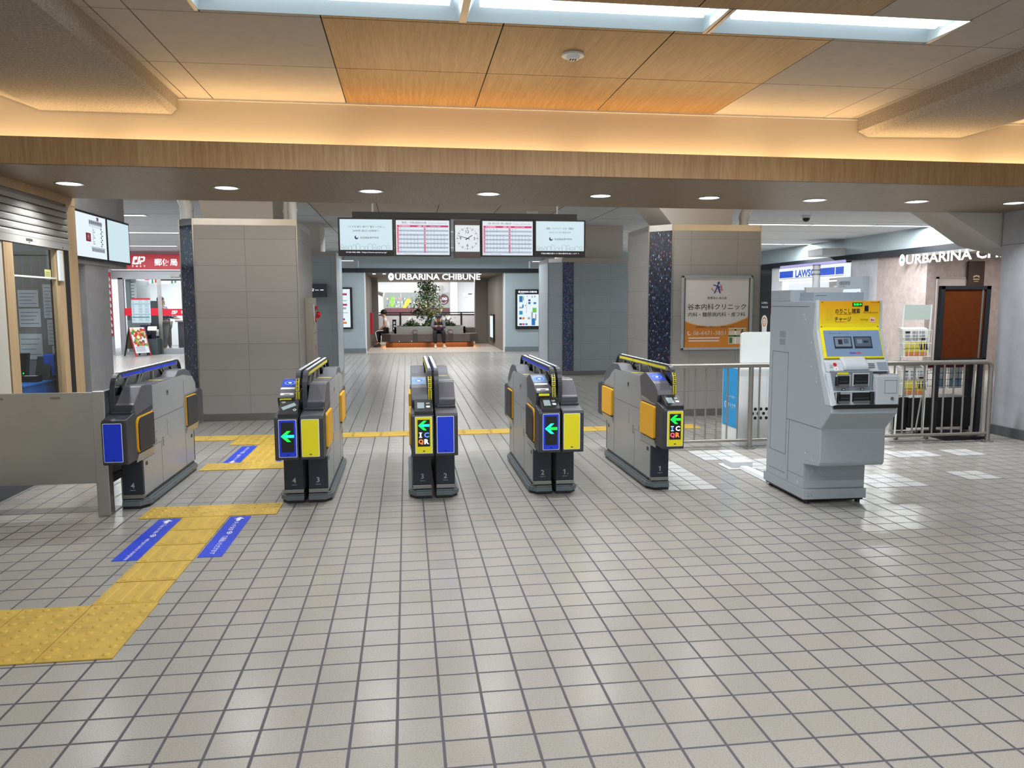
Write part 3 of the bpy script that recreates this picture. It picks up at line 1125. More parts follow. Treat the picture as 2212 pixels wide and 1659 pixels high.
for i in range(-5, 17):
    x = -1.80 + i * .3
    if i in (0, 1):
        continue
    tactile('bars', x, 8.315, 'yellow ribbed paving block of the far cross line, %s' % (('%s left of the junction' % ORD[-i - 1]) if i < 0 else '%s right of the junction' % ORD[i - 2]), R90)
STK = mat('sticker_blue', '#2c49d6', .35)


def sticker(x0, x1, y0, y1, label, up, texts):
    q = MB()
    q.box(x0, x1, y0, y1, .0015, .0022, STK)
    t = tag(q.build('floor_sticker'), label, 'floor sticker', 'blue floor stickers')
    q = MB()
    zz = .0026
    cx = (x0 + x1) / 2
    d = 1 if up else -1
    ye = y1 - .06 if up else y0 + .06
    q.poly([(cx - .012, ye - d * .05, zz), (cx + .012, ye - d * .05, zz), (cx + .012, ye, zz), (cx - .012, ye, zz)], WHITE)
    q.poly([(cx - .034, ye - d * .003, zz), (cx + .034, ye - d * .003, zz), (cx, ye + d * .036, zz)], WHITE)
    tx, tl, w1, w2 = texts
    L = y1 - y0
    ya = ye - d * (.07 + w1 / 2)
    yb = ye - d * (.07 + w1 + .11 + w2 / 2)
    u = (0, -d, 0)
    v = (d, 0, 0)
    q.text(tx, (cx, ya, zz), u, v, WHITE, w=w1, h=.034)
    ym = ye - d * (.07 + w1 + .05)
    for r in (.012, .024, .036):
        q.ring((cx - d * .018, ym, zz), r, r + .006, WHITE, u, v, 8, 1, .1, .4)
    q.text(tl, (cx, yb, zz), u, v, WHITE, w=w2, h=.034)
    q.build('lettering', t)


sticker(-1.645, -1.505, 4.42, 5.27, 'blue floor sticker with English words left of the near ribbed strip', True, ('Tap to ride', 'with your card or smartphone', .2, .40))
sticker(-1.19, -1.055, 4.42, 5.27, 'blue floor sticker with Japanese words right of the near ribbed strip', True, ('タッチ決済', 'で通過いただけます', .2, .36))
sticker(-1.655, -1.51, 7.09, 7.95, 'blue floor sticker left of the ribbed strip beyond lane four', False, ('タッチ決済', 'で通過いただけます', .2, .36))
sticker(-1.19, -1.05, 7.09, 7.95, 'blue floor sticker half hidden behind the gate pair marked 4 and 3', False, ('Tap to ride', 'with your card or smartphone', .2, .40))
# ================================================================== left ticket office
OX = -2.93
CREAM = mat('cream_enamel', '#cbc6b8', .5)
m = MB()
m.box(OX - .1, OX, 1.0, 7.50, 0, .12, mat('dark_plinth', '#55565a', .6))
m.box(OX - .1, OX - .01, 1.0, 7.50, .12, .60, CREAM)
m.box(OX - .1, OX - .005, 1.0, 6.20, .60, 1.885, CREAM)
m.box(OX - .10, OX + .004, 1.0, 7.52, 2.29, 2.36, WOODP)
m.box(OX - .16, OX, 7.335, 7.52, 0, 2.36, WOODP)
m.box(OX - .001, OX + .003, 7.35, 7.50, 2.305, 2.308, JOINT)
m.box(OX - .12, OX - .003, 7.225, 7.335, 0, 1.89, BLACK)
struct(m.build('wall_office'), 'left office wall with wooden corner post and lintel', 'wall')
m = MB()
m.box(OX - 1.7, OX - .16, 7.47, 7.52, 0, 2.36, mat('office_inner_wall', '#8f9092', .7))
struct(m.build('wall_office_back'), 'grey inner end wall of the office', 'wall')
m = MB()
m.box(OX - 1.7, OX - 1.65, 4.5, 7.52, 0, 2.36, PLASTER)
struct(m.build('wall_office_side'), 'grey side wall inside the office', 'wall')
m = MB()
m.box(OX - 1.7, OX - .1, 4.45, 4.5, 0, 2.36, PLASTER)
struct(m.build('wall_office_near'), 'near end wall of the office', 'wall')
m = MB()
m.box(OX - 1.7, OX - .1, 4.5, 7.5, 2.33, 2.36, PAINT)
struct(m.build('ceiling_office'), 'white ceiling of the office', 'ceiling')
m = MB()
m.box(OX - .06, OX + .002, 6.21, 6.345, .55, 1.885, WOODP)
m.box(OX - .06, OX + .002, 7.12, 7.225, .55, 1.885, WOODP)
m.box(OX - .08, OX + .03, 6.2, 7.225, .55, .60, WOODP)
wf = struct(m.build('window_1'), 'office window with pale wooden posts on the left', 'window')
q = MB()
q.box(OX - .035, OX - .03, 6.345, 7.12, .60, 1.95, GLASS)
q.build('glazing', wf)
q = MB()
q.box(OX - .045, OX - .025, 6.345, 7.12, 1.635, 1.648, WHITEP)
q.build('glazing_bar', wf)
t = thing('rolling_shutter', 'grey slatted rolling shutter half lowered over the office window', 'shutter', (OX, 5, 1.92))
q = MB()
q.box(OX - .10, OX - .02, 1.0, 7.33, 2.0, 2.29, mat('shutter_grey', '#a8a49e', .5))
SHT = q.mats[0]
for k in range(6):
    z = 2.27 - k * .056
    q.prism([(OX - .03, z - .050), (OX + .006, z - .050), (OX + .010, z - .040), (OX + .010, z - .014), (OX + .004, z - .003), (OX - .03, z - .003)], 'y', 1.0, 7.33, SHT)
q.build('slat', t)
q = MB()
q.box(OX - .05, OX + .008, 1.0, 7.33, 1.89, 1.945, SHT)
bt = q.build('bottom_bar', t)
q = MB()
q.box(OX + .008, OX + .0095, 6.55, 6.66, 1.915, 1.935, STEELD)
for y in (5.2, 6.6, 7.2):
    q.cyl((OX + .008, y, 1.905), (OX + .012, y, 1.905), .005, INK, 8)
q.build('bottom_bar_plate', bt)

# things inside the office
PAPER = mat('paper_white', '#d7dade', .8)
PAPL = mat('paper_print', '#7f8690', .8)
wy = 7.468
notices = [(-3.43, -3.26, 1.40, 1.55, 'upper landscape notice on the office wall behind the window', 4), (-3.43, -3.25, 1.22, 1.385, 'lower landscape notice on the office wall behind the window', 4),
           (-3.22, -3.12, 1.30, 1.60, 'long printed timetable sheet near the window post', 9), (-3.20, -3.07, 1.06, 1.285, 'ruled form pinned below the long timetable sheet', 6),
           (-3.44, -3.25, .93, 1.16, 'two column notice above the office monitor', 4), (-3.17, -3.06, .82, 1.05, 'sheet with a grey square above the blue scanner', 2)]
for (x0, x1, z0, z1, lb, nl) in notices:
    t = thing('wall_notice', lb, 'notice', ((x0 + x1) / 2, wy, z0), group='notices on the office wall')
    q = MB()
    q.box(x0, x1, wy - .002, wy, z0, z1, PAPER)
    q.build('sheet', t)
    q = MB()
    for k in range(nl):
        zz = z1 - (k + 1) * (z1 - z0) / (nl + 1)
        q.box(x0 + .012, x1 - .015 - (k % 3) * .02, wy - .003, wy - .0025, zz - .0025, zz + .0025, PAPL)
    q.build('print', t)
t = thing('wall_blind', 'grey vertical blind slats hanging behind the notices in the office', 'blind', (-3.35, 7.45, 1.0))
for k in range(5):
    q = MB()
    x = -3.52 + k * .075
    q.box(x, x + .055, 7.47 - .001, 7.474, .95, 1.88, mat('blind_slat', '#8e8b84', .8) if k == 0 else bpy.data.materials['blind_slat'])
    q.build('slat', t)
q = MB()
q.box(-3.53, -3.14, 7.455, 7.474, 1.86, 1.89, STEELD)
q.build('head_rail', t)
BLUC = mat('counter_blue', '#1d63b8', .4)
t = thing('office_counter', 'bright blue counter cabinet behind the office window', 'counter', (-3.25, 7.2, 0))
q = MB()
q.box(-4.2, -3.11, 6.75, 7.46, 0, .745, BLUC)
q.build('cabinet', t, bev=.004)
q = MB()
q.prism([(-4.22, .745), (-3.10, .745), (-3.10, .765), (-4.22, .765)], 'y', 6.74, 7.46, mat('counter_top_blue', '#2f74c6', .35))
q.build('worktop', t, bev=.004)
t = thing('office_monitor', 'black monitor tilted back on the blue office counter', 'monitor', (-3.38, 7.2, .765))
q = MB()
q.prism([(7.20, .80), (7.225, .80), (7.275, 1.0), (7.25, 1.0)], 'x', -3.56, -3.27, BLACK)
mo = q.build('screen_housing', t, bev=.004)
q = MB()
q.poly([(-3.545, 7.2015, .815), (-3.285, 7.2015, .815), (-3.285, 7.2455, .988), (-3.545, 7.2455, .988)], mat('dark_screen', '#10161c', .15))
q.box(-3.31, -3.30, 7.20, 7.204, .822, .832, GREENLED)
q.build('screen', mo)
q = MB()
q.box(-3.47, -3.37, 7.19, 7.30, .765, .78, BLACK).box(-3.44, -3.40, 7.235, 7.25, .78, .85, BLACK)
q.build('stand', t)
t = thing('document_scanner', 'blue and black scanner standing on the office counter near the post', 'scanner', (-3.14, 7.3, .765))
q = MB()
q.prism([(7.2, .765), (7.36, .765), (7.36, .96), (7.28, .97)], 'x', -3.22, -3.10, BLACK)
q.build('body', t, bev=.006)
q = MB()
q.prism([(7.26, .80), (7.34, .80), (7.30, .99), (7.25, .98)], 'x', -3.16, -3.07, mat('scanner_blue', '#2357c8', .4))
q.build('lid', t, bev=.006)
t = thing('paper_tray', 'clear tray with white slips at the front of the office counter', 'tray', (-3.2, 7.05, .765))
q = MB()
q.box(-3.25, -3.11, 7.0, 7.10, .766, .77, SMOKE).box(-3.25, -3.247, 7.0, 7.10, .77, .82, SMOKE).box(-3.113, -3.11, 7.0, 7.10, .77, .82, SMOKE).box(-3.25, -3.11, 7.0, 7.003, .77, .82, SMOKE)
q.build('body', t)
for k in range(3):
    q = MB()
    q.box(-3.245 + k * .004, -3.12, 7.005, 7.09, .771 + k * .016, .784 + k * .016, PAPER)
    q.build('paper', t)
t = thing('paper_stack', 'flat stack of forms left of the clear tray on the counter', 'paper', (-3.33, 7.05, .765))
q = MB()
q.box(-3.42, -3.28, 6.95, 7.12, .766, .79, PAPER)
q.build('sheets', t)
t = thing('window_label', 'small yellow label stuck on the office window', 'label', (OX - .03, 7.0, 1.66))
q = MB()
q.box(OX - .0295, OX - .0285, 6.92, 7.03, 1.63, 1.71, mat('label_yellow', '#d9d387', .7))
q.build('sheet', t)
q = MB()
for k in range(3):
    q.box(OX - .0284, OX - .0280, 6.93, 7.01, 1.655 + k * .015, 1.66 + k * .015, mat('label_ink%d' % k, '#6f7c3a', .7))
q.build('print', t)
t = thing('wall_box', 'slim white control box on the window post under the shutter', 'box', (OX, 7.2, 1.65))
q = MB()
q.box(OX + .002, OX + .018, 7.09, 7.17, 1.62, 1.875, WHITEP)
q.build('cover', t, bev=.003)
q = MB()
for k in range(3):
    q.disc((OX + .0185, 7.115 + k * .02, 1.86), .004, INK, Y, Z, 8)
q.build('screw', t)
area('office_lamp', (-3.6, 6.6, 2.3), .6, .9, 9, (.95, .97, 1))

# ---- steel side panel in front of the office
t = thing('steel_barrier', 'low stainless steel panel barrier with a square post beside the leftmost gate', 'barrier', (-2.5, 5.45, 0))
q = MB()
q.box(-2.92, -2.07, 5.435, 5.465, .222, .836, STEEL)
pn = q.build('panel', t, bev=.003)
q = MB()
for x in (-2.66, -2.31):
    q.box(x - .03, x + .03, 5.4335, 5.4355, .795, .81, mat('tape_mark', '#7d7a72', .8) if x < -2.5 else bpy.data.materials['tape_mark'])
q.build('tape_mark', pn)
q = MB()
q.box(-2.076, -1.995, 5.41, 5.49, 0, .845, STEEL)
q.build('post', t, bev=.004)
q = MB()
q.box(-2.06, -2.03, 5.49, 5.86, .222, .836, STEELD)
q.box(-2.07, -2.02, 5.49, 5.86, .20, .25, DARK)
q.build('return_panel', t)
q = MB()
q.box(-2.08, -2.01, 5.86, 5.93, 0, .845, STEELD)
q.build('post', t, bev=.004)

# ---- bulkhead with two screens, column below
m = MB()
m.box(-4.6, -3.44, 8.75, 10.28, 1.86, CZ, PLASTER)
m.box(-4.6, -3.46, 9.05, 9.72, 0, 1.86, PLASTER)
m.box(-4.6, -4.2, 7.52, 9.05, 0, 1.86, mat('niche_wall', '#6f7076', .8))
m.box(-4.6, -3.44, 7.52, 8.75, 2.36, CZ, PLASTER)
struct(m.build('wall_left'), 'grey plaster wall and bulkhead carrying the two left screens', 'wall')
scr = [(8.62, 9.50, 'left wall screen showing a route map, partly behind the wooden post'), (9.56, 10.24, 'blank white left wall screen nearer the hall')]
for i, (a, b, lb) in enumerate(scr):
    t = thing('wall_screen', lb, 'screen', (-3.42, a, 1.93), group='screens on the left wall')
    q = MB()
    q.box(-3.44, -3.385, a - .025, b + .025, 1.905, 2.415, BLACK)
    hs = q.build('housing', t, bev=.004)
    q = MB()
    q.box(-3.386, -3.384, a, b, 1.93, 2.39, SCR if i == 0 else SCRB)
    q.build('screen', hs)
    if i == 0:
        q = MB()
        xx = -3.3835
        LNE = mat('map_line', '#4a4570', .6)
        MRD = mat('map_red', '#a02438', .6)
        q.box(xx, xx + .0005, 8.93, 9.06, 2.10, 2.19, MRD)
        q.text('所', (xx + .001, 9.0, 2.145), Y, Z, WHITE, h=.06)
        for k in range(14):
            y = 9.03 + k * .026
            q.box(xx, xx + .0005, y, y + .016, 2.29, 2.335, LNE)
            q.box(xx, xx + .0005, y + .05, y + .066, 2.0, 2.04, LNE)
            q.box(xx, xx + .0005, y + .004, y + .008, 2.262, 2.29, LNE)
        for k in range(9):
            q.box(xx, xx + .0005, 9.34 + (k % 2) * .03, 9.37 + (k % 2) * .03, 2.25 - k * .023, 2.262 - k * .023, LNE)
            q.box(xx, xx + .0005, 9.12, 9.12 + .02 + .02 * (k % 3), 2.25 - k * .021, 2.256 - k * .021, LNE)
        q.box(xx, xx + .0005, 9.24, 9.30, 2.34, 2.38, mat('map_pink', '#b58bb8', .6))
        q.box(xx, xx + .0005, 9.03, 9.40, 2.312, 2.316, LNE).box(xx, xx + .0005, 9.36, 9.364, 2.05, 2.3, LNE).box(xx, xx + .0005, 9.05, 9.46, 2.045, 2.049, LNE)
        q.build('route_map', hs)
t = thing('teal_cabinet', 'narrow teal and white cabinet glimpsed beyond the wooden post', 'cabinet', (-3.6, 8.75, 0))
TEALC = mat('teal_enamel', '#1f9183', .45)
q = MB()
q.box(-3.85, -3.50, 8.45, 8.7, 0, .80, TEALC)
q.build('body', t, bev=.005)
q = MB()
q.box(-3.86, -3.495, 8.44, 8.71, .80, .83, WHITEP)
q.build('top', t)
q = MB()
q.prism([(8.45, .92), (8.66, .92), (8.66, 1.02), (8.50, 1.35), (8.45, 1.35)], 'x', -3.85, -3.49, TEALC)
q.box(-3.80, -3.76, 8.6, 8.7, .83, .93, STEELD).box(-3.58, -3.54, 8.6, 8.7, .83, .93, STEELD)
q.build('hood', t, bev=.005)

# ================================================================== hanging screens with the clock
BY = 9.93
t = thing('clock', 'square white lit clock hanging between the two timetable screens', 'clock', (.79, BY, 2.06))
q = MB()
q.box(.615, .945, BY, BY + .16, 2.00, 2.468, mat('clock_case', '#4a3f3b', .45))
cs = q.build('case', t, bev=.003)
q = MB()
q.box(.625, .935, BY - .006, BY, 2.075, 2.405, glow('clock_face', '#eef6fa', .86))
fc = q.build('dial', cs)
q = MB()
cx, cz, yy = .78, 2.24, BY - .0075
for k in range(60):
    a = k * math.pi / 30
    r0, r1, w = (.112, .138, .0035) if k % 5 == 0 else (.126, .138, .0012)
    d = Vector((math.sin(a), 0, math.cos(a)))
    s_ = Vector((math.cos(a), 0, -math.sin(a))) * w
    p = Vector((cx, yy, cz))
    q.poly([tuple(p + d * r0 - s_), tuple(p + d * r0 + s_), tuple(p + d * r1 + s_), tuple(p + d * r1 - s_)], INK)
for tx, dx, dz in (('12', 0, .085), ('3', .088, 0), ('6', 0, -.085), ('9', -.088, 0)):
    q.text(tx, (cx + dx, yy, cz + dz), X, Z, INK, h=.038, bold=.01)
q.text('C', (cx + .02, yy, cz - .025), X, Z, INK, h=.01)
q.build('numerals', fc)
for nm, ang, L, w in (('hour_hand', 57, .075, .006), ('minute_hand', 286, .125, .0045)):
    q = MB()
    a = math.radians(ang)
    d = Vector((math.sin(a), 0, math.cos(a)))
    s_ = Vector((math.cos(a), 0, -math.sin(a)))
    p = Vector((cx, yy - .002, cz))
    q.poly([tuple(p - d * .03 - s_ * w), tuple(p - d * .03 + s_ * w), tuple(p + d * L + s_ * w * .6), tuple(p + d * L - s_ * w * .6)], INK)
    q.build(nm, fc)
TBL = [mat('table_band%d' % i, c, .6) for i, c in enumerate(('#e4327a', '#c2cfdc', '#e9f0f6', '#5a5f6a'))]


def gl(n, c, e):
    return glow(n, c, e)


TPINK, TBLUE, TINK = gl('tt_pink', '#e23a78', .75), gl('tt_blue', '#b9cde0', .8), gl('tt_ink', '#4b5568', .35)
TBG = gl('tt_white', '#e2ecf6', .95)


def monitor(x0, x1, z0, z1, label):
    t = thing('hanging_screen', label, 'screen', ((x0 + x1) / 2, BY, z0), group='hanging screens beside the clock')
    q = MB()
    q.box(x0, x1, BY, BY + .12, z0, z1, BLACK)
    hs = q.build('housing', t, bev=.003)
    return hs


def school_ad(x0, x1, lines, foot, label):
    hs = monitor(x0, x1, 2.015, 2.485, label)
    a, b = x0 + .022, x1 - .022
    yy = BY - .003
    q = MB()
    q.box(a, b, yy, BY, 2.09, 2.465, SCRB)
    q.box(a, b, yy, BY, 2.03, 2.09, mat('ad_foot_%d' % int(x1 * 10), '#0d0b14', .3))
    q.build('screen', hs)
    q = MB()
    c = (a + b) / 2
    AD = gl('ad_ink', '#1c2833', .12)
    for i, (tx, w) in enumerate(lines):
        q.text(tx, (c, yy - .001, 2.375 - i * .05), X, Z, AD, w=w, h=.026)
    q.disc((c - .12, yy - .001, 2.243), .024, gl('ad_logo', '#2b3a78', .5), X, Z, 16)
    q.disc((c - .112, yy - .0015, 2.253), .016, SCRB, X, Z, 14)
    q.text('修成建設専門学校', (c + .04, yy - .001, 2.24), X, Z, AD, w=.23, h=.026)
    random.seed(3)
    zb_ = 2.098
    x = a + .01
    while x < b - .04:
        w = random.uniform(.025, .06)
        h = random.uniform(.02, .06)
        for (p, r) in (((x, zb_), (x, zb_ + h)), ((x, zb_ + h), (x + w / 2, zb_ + h + .016)), ((x + w / 2, zb_ + h + .016), (x + w, zb_ + h)), ((x + w, zb_ + h), (x + w, zb_))):
            d = Vector((r[0] - p[0], 0, r[1] - p[1])).normalized()
            s_ = Vector((-d.z, 0, d.x)) * .001
            P, R = Vector((p[0], yy - .001, p[1])), Vector((r[0], yy - .001, r[1]))
            q.poly([tuple(P - s_), tuple(R - s_), tuple(R + s_), tuple(P + s_)], AD)
        if random.random() < .5:
            q.ring((x + w / 2, yy - .001, zb_ + h * .4), .006, .008, AD, X, Z, 8)
        x += w + random.uniform(-.005, .012)
    q.build('advert', hs)
    q = MB()
    q.text(foot, (c, yy - .001, 2.058), X, Z, WHLED, w=.5, h=.02)
    q.build('lettering', hs)


def timetable(x0, x1, head, en, off, label):
    hs = monitor(x0, x1, 2.015, 2.478, label)
    a, b = x0 + .018, x1 - .018
    yy = BY - .003
    q = MB()
    q.box(a, b, yy, BY, 2.032, 2.46, TBG)
    q.build('screen', hs)
    q = MB()
    w = b - a
    e = .0008
    q.text(head, (a + w * .34, yy - e, 2.428), X, Z, TINK, w=w * .46, h=.028)
    q.text(en, (a + w * .78, yy - e, 2.425), X, Z, TINK, w=w * .34, h=.012)
    q.box(a + .012, b - .012, yy - .0006, yy, 2.375, 2.40, TPINK)
    q.text('平日発車時刻表', (a + w * .16, yy - e, 2.388), X, Z, WHLED, w=w * .2, h=.014)
    q.text('土曜日・休日', (a + w * .48, yy - e, 2.388), X, Z, WHLED, w=w * .16, h=.014)
    q.text('Saturday, Holiday', (a + w * .74, yy - e, 2.388), X, Z, WHLED, w=w * .2, h=.011)
    n = 12
    random.seed(int(off))
    for r in range(n):
        z = 2.372 - (r + 1) * .0262
        if r % 2:
            q.box(a + .03, b - .012, yy - .0004, yy, z, z + .024, TBLUE)
        for cxx, cnt in ((a + .012, 6), (a + w * .52, 6)):
            q.box(cxx, cxx + .022, yy - .0006, yy, z, z + .0245, TPINK)
            q.text(str(5 + r if cxx < a + .1 else 17 + r if r < 8 else r - 7), (cxx + .011, yy - e, z + .012), X, Z, WHLED, h=.012)
            if cnt == 6:
                c_ = 6 if 2 < r < 10 else random.randint(1, 4)
                for k in range(c_):
                    q.text('%02d' % (random.randint(0, 9) + k * 10), (cxx + .045 + k * .042, yy - e, z + .012), X, Z, TINK, h=.0115)
    q.text('凡例  ・・・', (a + .05, yy - e, 2.042), X, Z, TINK, w=.07, h=.008)
    q.box(a + .1, a + .24, yy - .0006, yy, 2.04, 2.0425, TINK)
    q.build('timetable', hs)


school_ad(-.825, -.138, [('つくるを 創り 続けて 繋がってゆく。', .46), ('2030年 創立120周年へ', .33)], '0120-446-486  https://www.syusei.ac.jp/', 'leftmost hanging screen with a pale blue school advert and a web address')
timetable(-.132, .57, '野田・大阪(梅田)方面', 'for Noda, Osaka(Umeda)', 4, 'timetable screen left of the clock with red bars')
timetable(.955, 1.635, '尼崎・神戸(三宮)・明石・姫路方面', 'for Amagasaki, Kobe(Sannomiya), Himeji', 9, 'timetable screen right of the clock with red bars')
school_ad(1.64, 2.31, [('建築・インテリア・土木・造園の', .36), ('スペシャリストをめざす。', .29)], '千船大橋を渡り 2つ目の信号を右へスグ ↑', 'rightmost hanging screen with a pale blue school advert and an arrow')
m = MB()
m.box(-.65, 2.2, BY + .02, BY + .12, 2.487, 2.56, BLACK)
for x in (-.4, 1.95):
    m.cyl((x, BY + .075, 2.56), (x, BY + .075, CZ), .012, WHITEP, 8)
tag(m.build('screen_hanger'), 'black ceiling bracket that carries the row of hanging screens and the clock', 'bracket')
# ================================================================== far wall with the opening
FY = 23.0
m = MB()
for (a, b) in ((-3.0, -1.19), (2.90, 10.6)):
    m.box(a, b, FY, FY + .3, .14, 2.34, BLUEGREY)
    m.box(a, b, FY - .01, FY + .3, 0, .14, mat('far_skirting', '#6b7479', .6) if a < 0 else bpy.data.materials['far_skirting'])
m.box(-3.0, 10.6, FY, FY + .3, 2.44, CZ, BLUEGREY)
m.box(-3.0, 4.2, FY - .05, FY + .3, 2.34, 2.46, NAVYB)
for x in (-1.19, 2.90):
    m.box(x - .015, x + .015, FY - .004, FY + .3, 0, 2.34, WHITEW)
struct(m.build('wall_back'), 'blue-grey far wall with a wide opening into the shopping passage', 'wall')
m = MB()
WARMW = mat('passage_side_wall', '#77716c', .7)
m.box(-1.3, -1.19, FY + .3, 33, 0, 2.34, WARMW)
m.box(-1.19, -.98, 27.6, 27.9, 0, 2.34, mat('grey_column', '#8c8884', .7))
struct(m.build('wall_passage_left'), 'brown-grey left side wall of the shopping passage', 'wall')
m = MB()
m.box(2.90, 3.0, FY + .3, 33, 0, 2.34, WARMW).box(2.45, 2.90, 27.95, 28.3, 0, 2.34, bpy.data.materials['grey_column'])
struct(m.build('wall_passage_right'), 'brown-grey right side wall of the shopping passage', 'wall')
m = MB()
m.box(-1.3, 3.0, FY + .3, 33, 2.34, 2.4, mat('passage_ceiling', '#8b8379', .7))
struct(m.build('ceiling_passage'), 'brown-grey ceiling of the shopping passage', 'ceiling')
m = MB()
m.box(-4, 6, 36.5, 36.6, -1, 3.2, WHITEW)
m.box(-4, 6, 33, 36.5, 3.0, 3.1, WHITEW)
m.box(-4, 6, 30, 33, 3.0, 3.1, WHITEW)
struct(m.build('wall_atrium'), 'bright white walls of the atrium behind the planter', 'wall')
m = MB()
m.box(2.0, 2.3, 35.5, 36.4, -1, 3, WHITEW).box(1.55, 1.62, 36.2, 36.5, -1, 2.3, STEELD)
struct(m.build('pillar_atrium'), 'slim white pillar in the atrium', 'pillar')
area('passage_lamp', (.9, 25.2, 2.3), 2.5, 1.0, 80, (1, .97, .92))
area('atrium_lamp', (.9, 33, 2.95), 5, 3, 620, (1, .99, .97))
area('railing_fill', (.9, 28.3, 2.32), 3.2, .5, 70, (1, .98, .95))  # added light without a fixture, brightens the front of the railing panels


def egg_sign(q, o, u, v, h, w, m, tri):
    """egg badge with a tree, followed by the mall's name"""
    o, u, v = Vector(o), Vector(u), Vector(v)
    r = h * .62
    q.disc(tuple(o + u * r * .85), r * .78, m, tuple(u), tuple(v), 18, r)
    n_ = u.cross(v) * .004
    c = o + u * r * .85 + n_
    q.poly([tuple(c + u * (-.32 * r) - v * .15 * r), tuple(c + u * .32 * r - v * .15 * r), tuple(c + v * .45 * r)], tri)
    q.text('URBARINA CHIBUNE', tuple(o + u * (r * 1.9)), tuple(u), tuple(v), m, w=w - r * 1.9, h=h, al='l', bold=.025)


TRI = mat('sign_green', '#1c6a58', .5)
t = thing('mall_sign', 'white lit letters with an egg badge hung over the far opening', 'sign', (.82, FY, 2.2))
q = MB()
egg_sign(q, (-.52, FY - .06, 2.215), X, Z, .175, 2.69, SIGNW, TRI)
q.build('lettering', t)
q = MB()
q.box(-.3, 2.15, FY - .05, FY - .03, 2.30, 2.35, STEELD)
q.build('mounting_rail', t)

# ---- notice boards on the far wall
t = thing('map_board', 'lit floor guide board in a black frame right of the far opening', 'board', (3.6, FY, .67))
q = MB()
q.box(3.215, 3.975, FY - .07, FY, .67, 1.85, BLACK)
fr = q.build('frame', t, bev=.01)
q = MB()
q.box(3.275, 3.915, FY - .072, FY - .068, .76, 1.70, SCR)
q.build('panel', fr)
q = MB()
yy = FY - .073
egg_sign(q, (3.30, yy, 1.775), X, Z, .05, .56, WHLED, TRI)
q.text('フロアガイド', (3.42, yy, 1.725), X, Z, WHLED, w=.14, h=.02)
pal = {'b': glow('map_blue', '#2b86d2', .7), 'c': glow('map_cyan', '#28a8e0', .7), 'g': glow('map_green', '#7fd86a', .7), 'k': glow('map_dark', '#3a4470', .5), 'o': glow('map_orange', '#f09a3c', .7), 'r': glow('map_rose', '#d0407a', .7), 'e': glow('map_grey', '#b8c4cc', .7)}
for (x, z, w, h, c) in ((3.33, 1.47, .1, .18, 'b'), (3.44, 1.52, .03, .12, 'g'), (3.33, 1.28, .1, .05, 'e'), (3.42, 1.30, .04, .1, 'b'), (3.33, 1.10, .1, .11, 'c'), (3.60, 1.50, .07, .05, 'k'), (3.60, 1.41, .07, .07, 'b'),
                        (3.76, 1.41, .08, .06, 'b'), (3.70, 1.60, .04, .05, 'e'), (3.78, 1.61, .04, .05, 'e'), (3.73, 1.16, .12, .14, 'g'), (3.69, 1.0, .05, .18, 'e'), (3.70, .78, .11, .21, 'b'), (3.82, .92, .02, .2, 'k'),
                        (3.33, .96, .07, .06, 'k'), (3.42, .96, .07, .06, 'o'), (3.58, .96, .08, .06, 'e'), (3.33, .79, .08, .05, 'k'), (3.42, .79, .07, .05, 'r'), (3.51, .79, .07, .05, 'b'), (3.54, 1.15, .012, .3, 'e'), (3.50, 1.35, .03, .04, 'e'), (3.56, 1.62, .02, .04, 'e')):
    q.box(x, x + w, yy, yy + .0005, z, z + h, pal[c])
q.build('floor_map', fr)
t = thing('poster_board', 'lit white poster board in a black frame left of the far opening', 'board', (-1.9, FY, .7))
q = MB()
q.box(-2.30, -1.55, FY - .07, FY, .715, 1.91, BLACK)
fr = q.build('frame', t, bev=.01)
q = MB()
q.box(-2.24, -1.615, FY - .072, FY - .068, .76, 1.86, SCR)
q.build('panel', fr)
q = MB()
for (x, z, w, h, c) in ((-2.0, 1.68, .3, .06, 'r'), (-2.0, 1.38, .3, .06, 'r'), (-1.9, 1.52, .2, .02, 'g'), (-1.85, 1.28, .12, .06, 'e'), (-1.9, 1.17, .22, .02, 'e'), (-1.84, .96, .07, .06, 'r'), (-1.84, .86, .12, .06, 'o'), (-2.18, .9, .1, .7, 'e')):
    q.box(x, x + w, yy, yy + .0005, z, z + h, pal[c])
q.build('print', fr)
t = thing('elevator_sign', 'dark projecting sign with a white arrow on the rear left pillar', 'sign', (-1.6, 14.85, 1.56))
q = MB()
q.box(-2.2, -1.48, 14.92, 14.995, 1.555, 1.80, mat('sign_slate', '#4b5460', .5))
bd = q.build('board', t, bev=.004)
q = MB()
q.text('エレベーター', (-1.86, 14.915, 1.685), X, Z, WHLED, w=.48, h=.07)
q.box(-1.59, -1.53, 14.914, 14.916, 1.68, 1.692, WHLED)
q.build('lettering', bd)

# ---- fire hydrant cabinet on the left pillar
t = thing('fire_alarm_cabinet', 'narrow steel fire hydrant cabinet with a red lamp on the left pillar side', 'cabinet', (-1.2, 10.5, 0))
q = MB()
q.box(-1.298, -1.20, 10.30, 10.72, .12, 1.50, mat('hydrant_steel', '#b4aea2', .5, .2))
q.box(-1.2005, -1.1985, 10.30, 10.72, 1.042, 1.047, JOINT)
bd = q.build('body', t, bev=.004)
q = MB()
q.cyl((-1.2, 10.5, 1.28), (-1.175, 10.5, 1.28), .075, STEEL, 20)
q.ell((-1.16, 10.5, 1.28), .04, .045, .045, glow('alarm_lamp_red', '#ff1a1a', .12, '#a00010'), 14, 8)
q.cyl((-1.2, 10.42, 1.22), (-1.17, 10.42, 1.22), .035, RED, 14)
q.cyl((-1.2, 10.58, 1.36), (-1.17, 10.58, 1.36), .035, RED, 14)
q.build('alarm_lamp', bd)
q = MB()
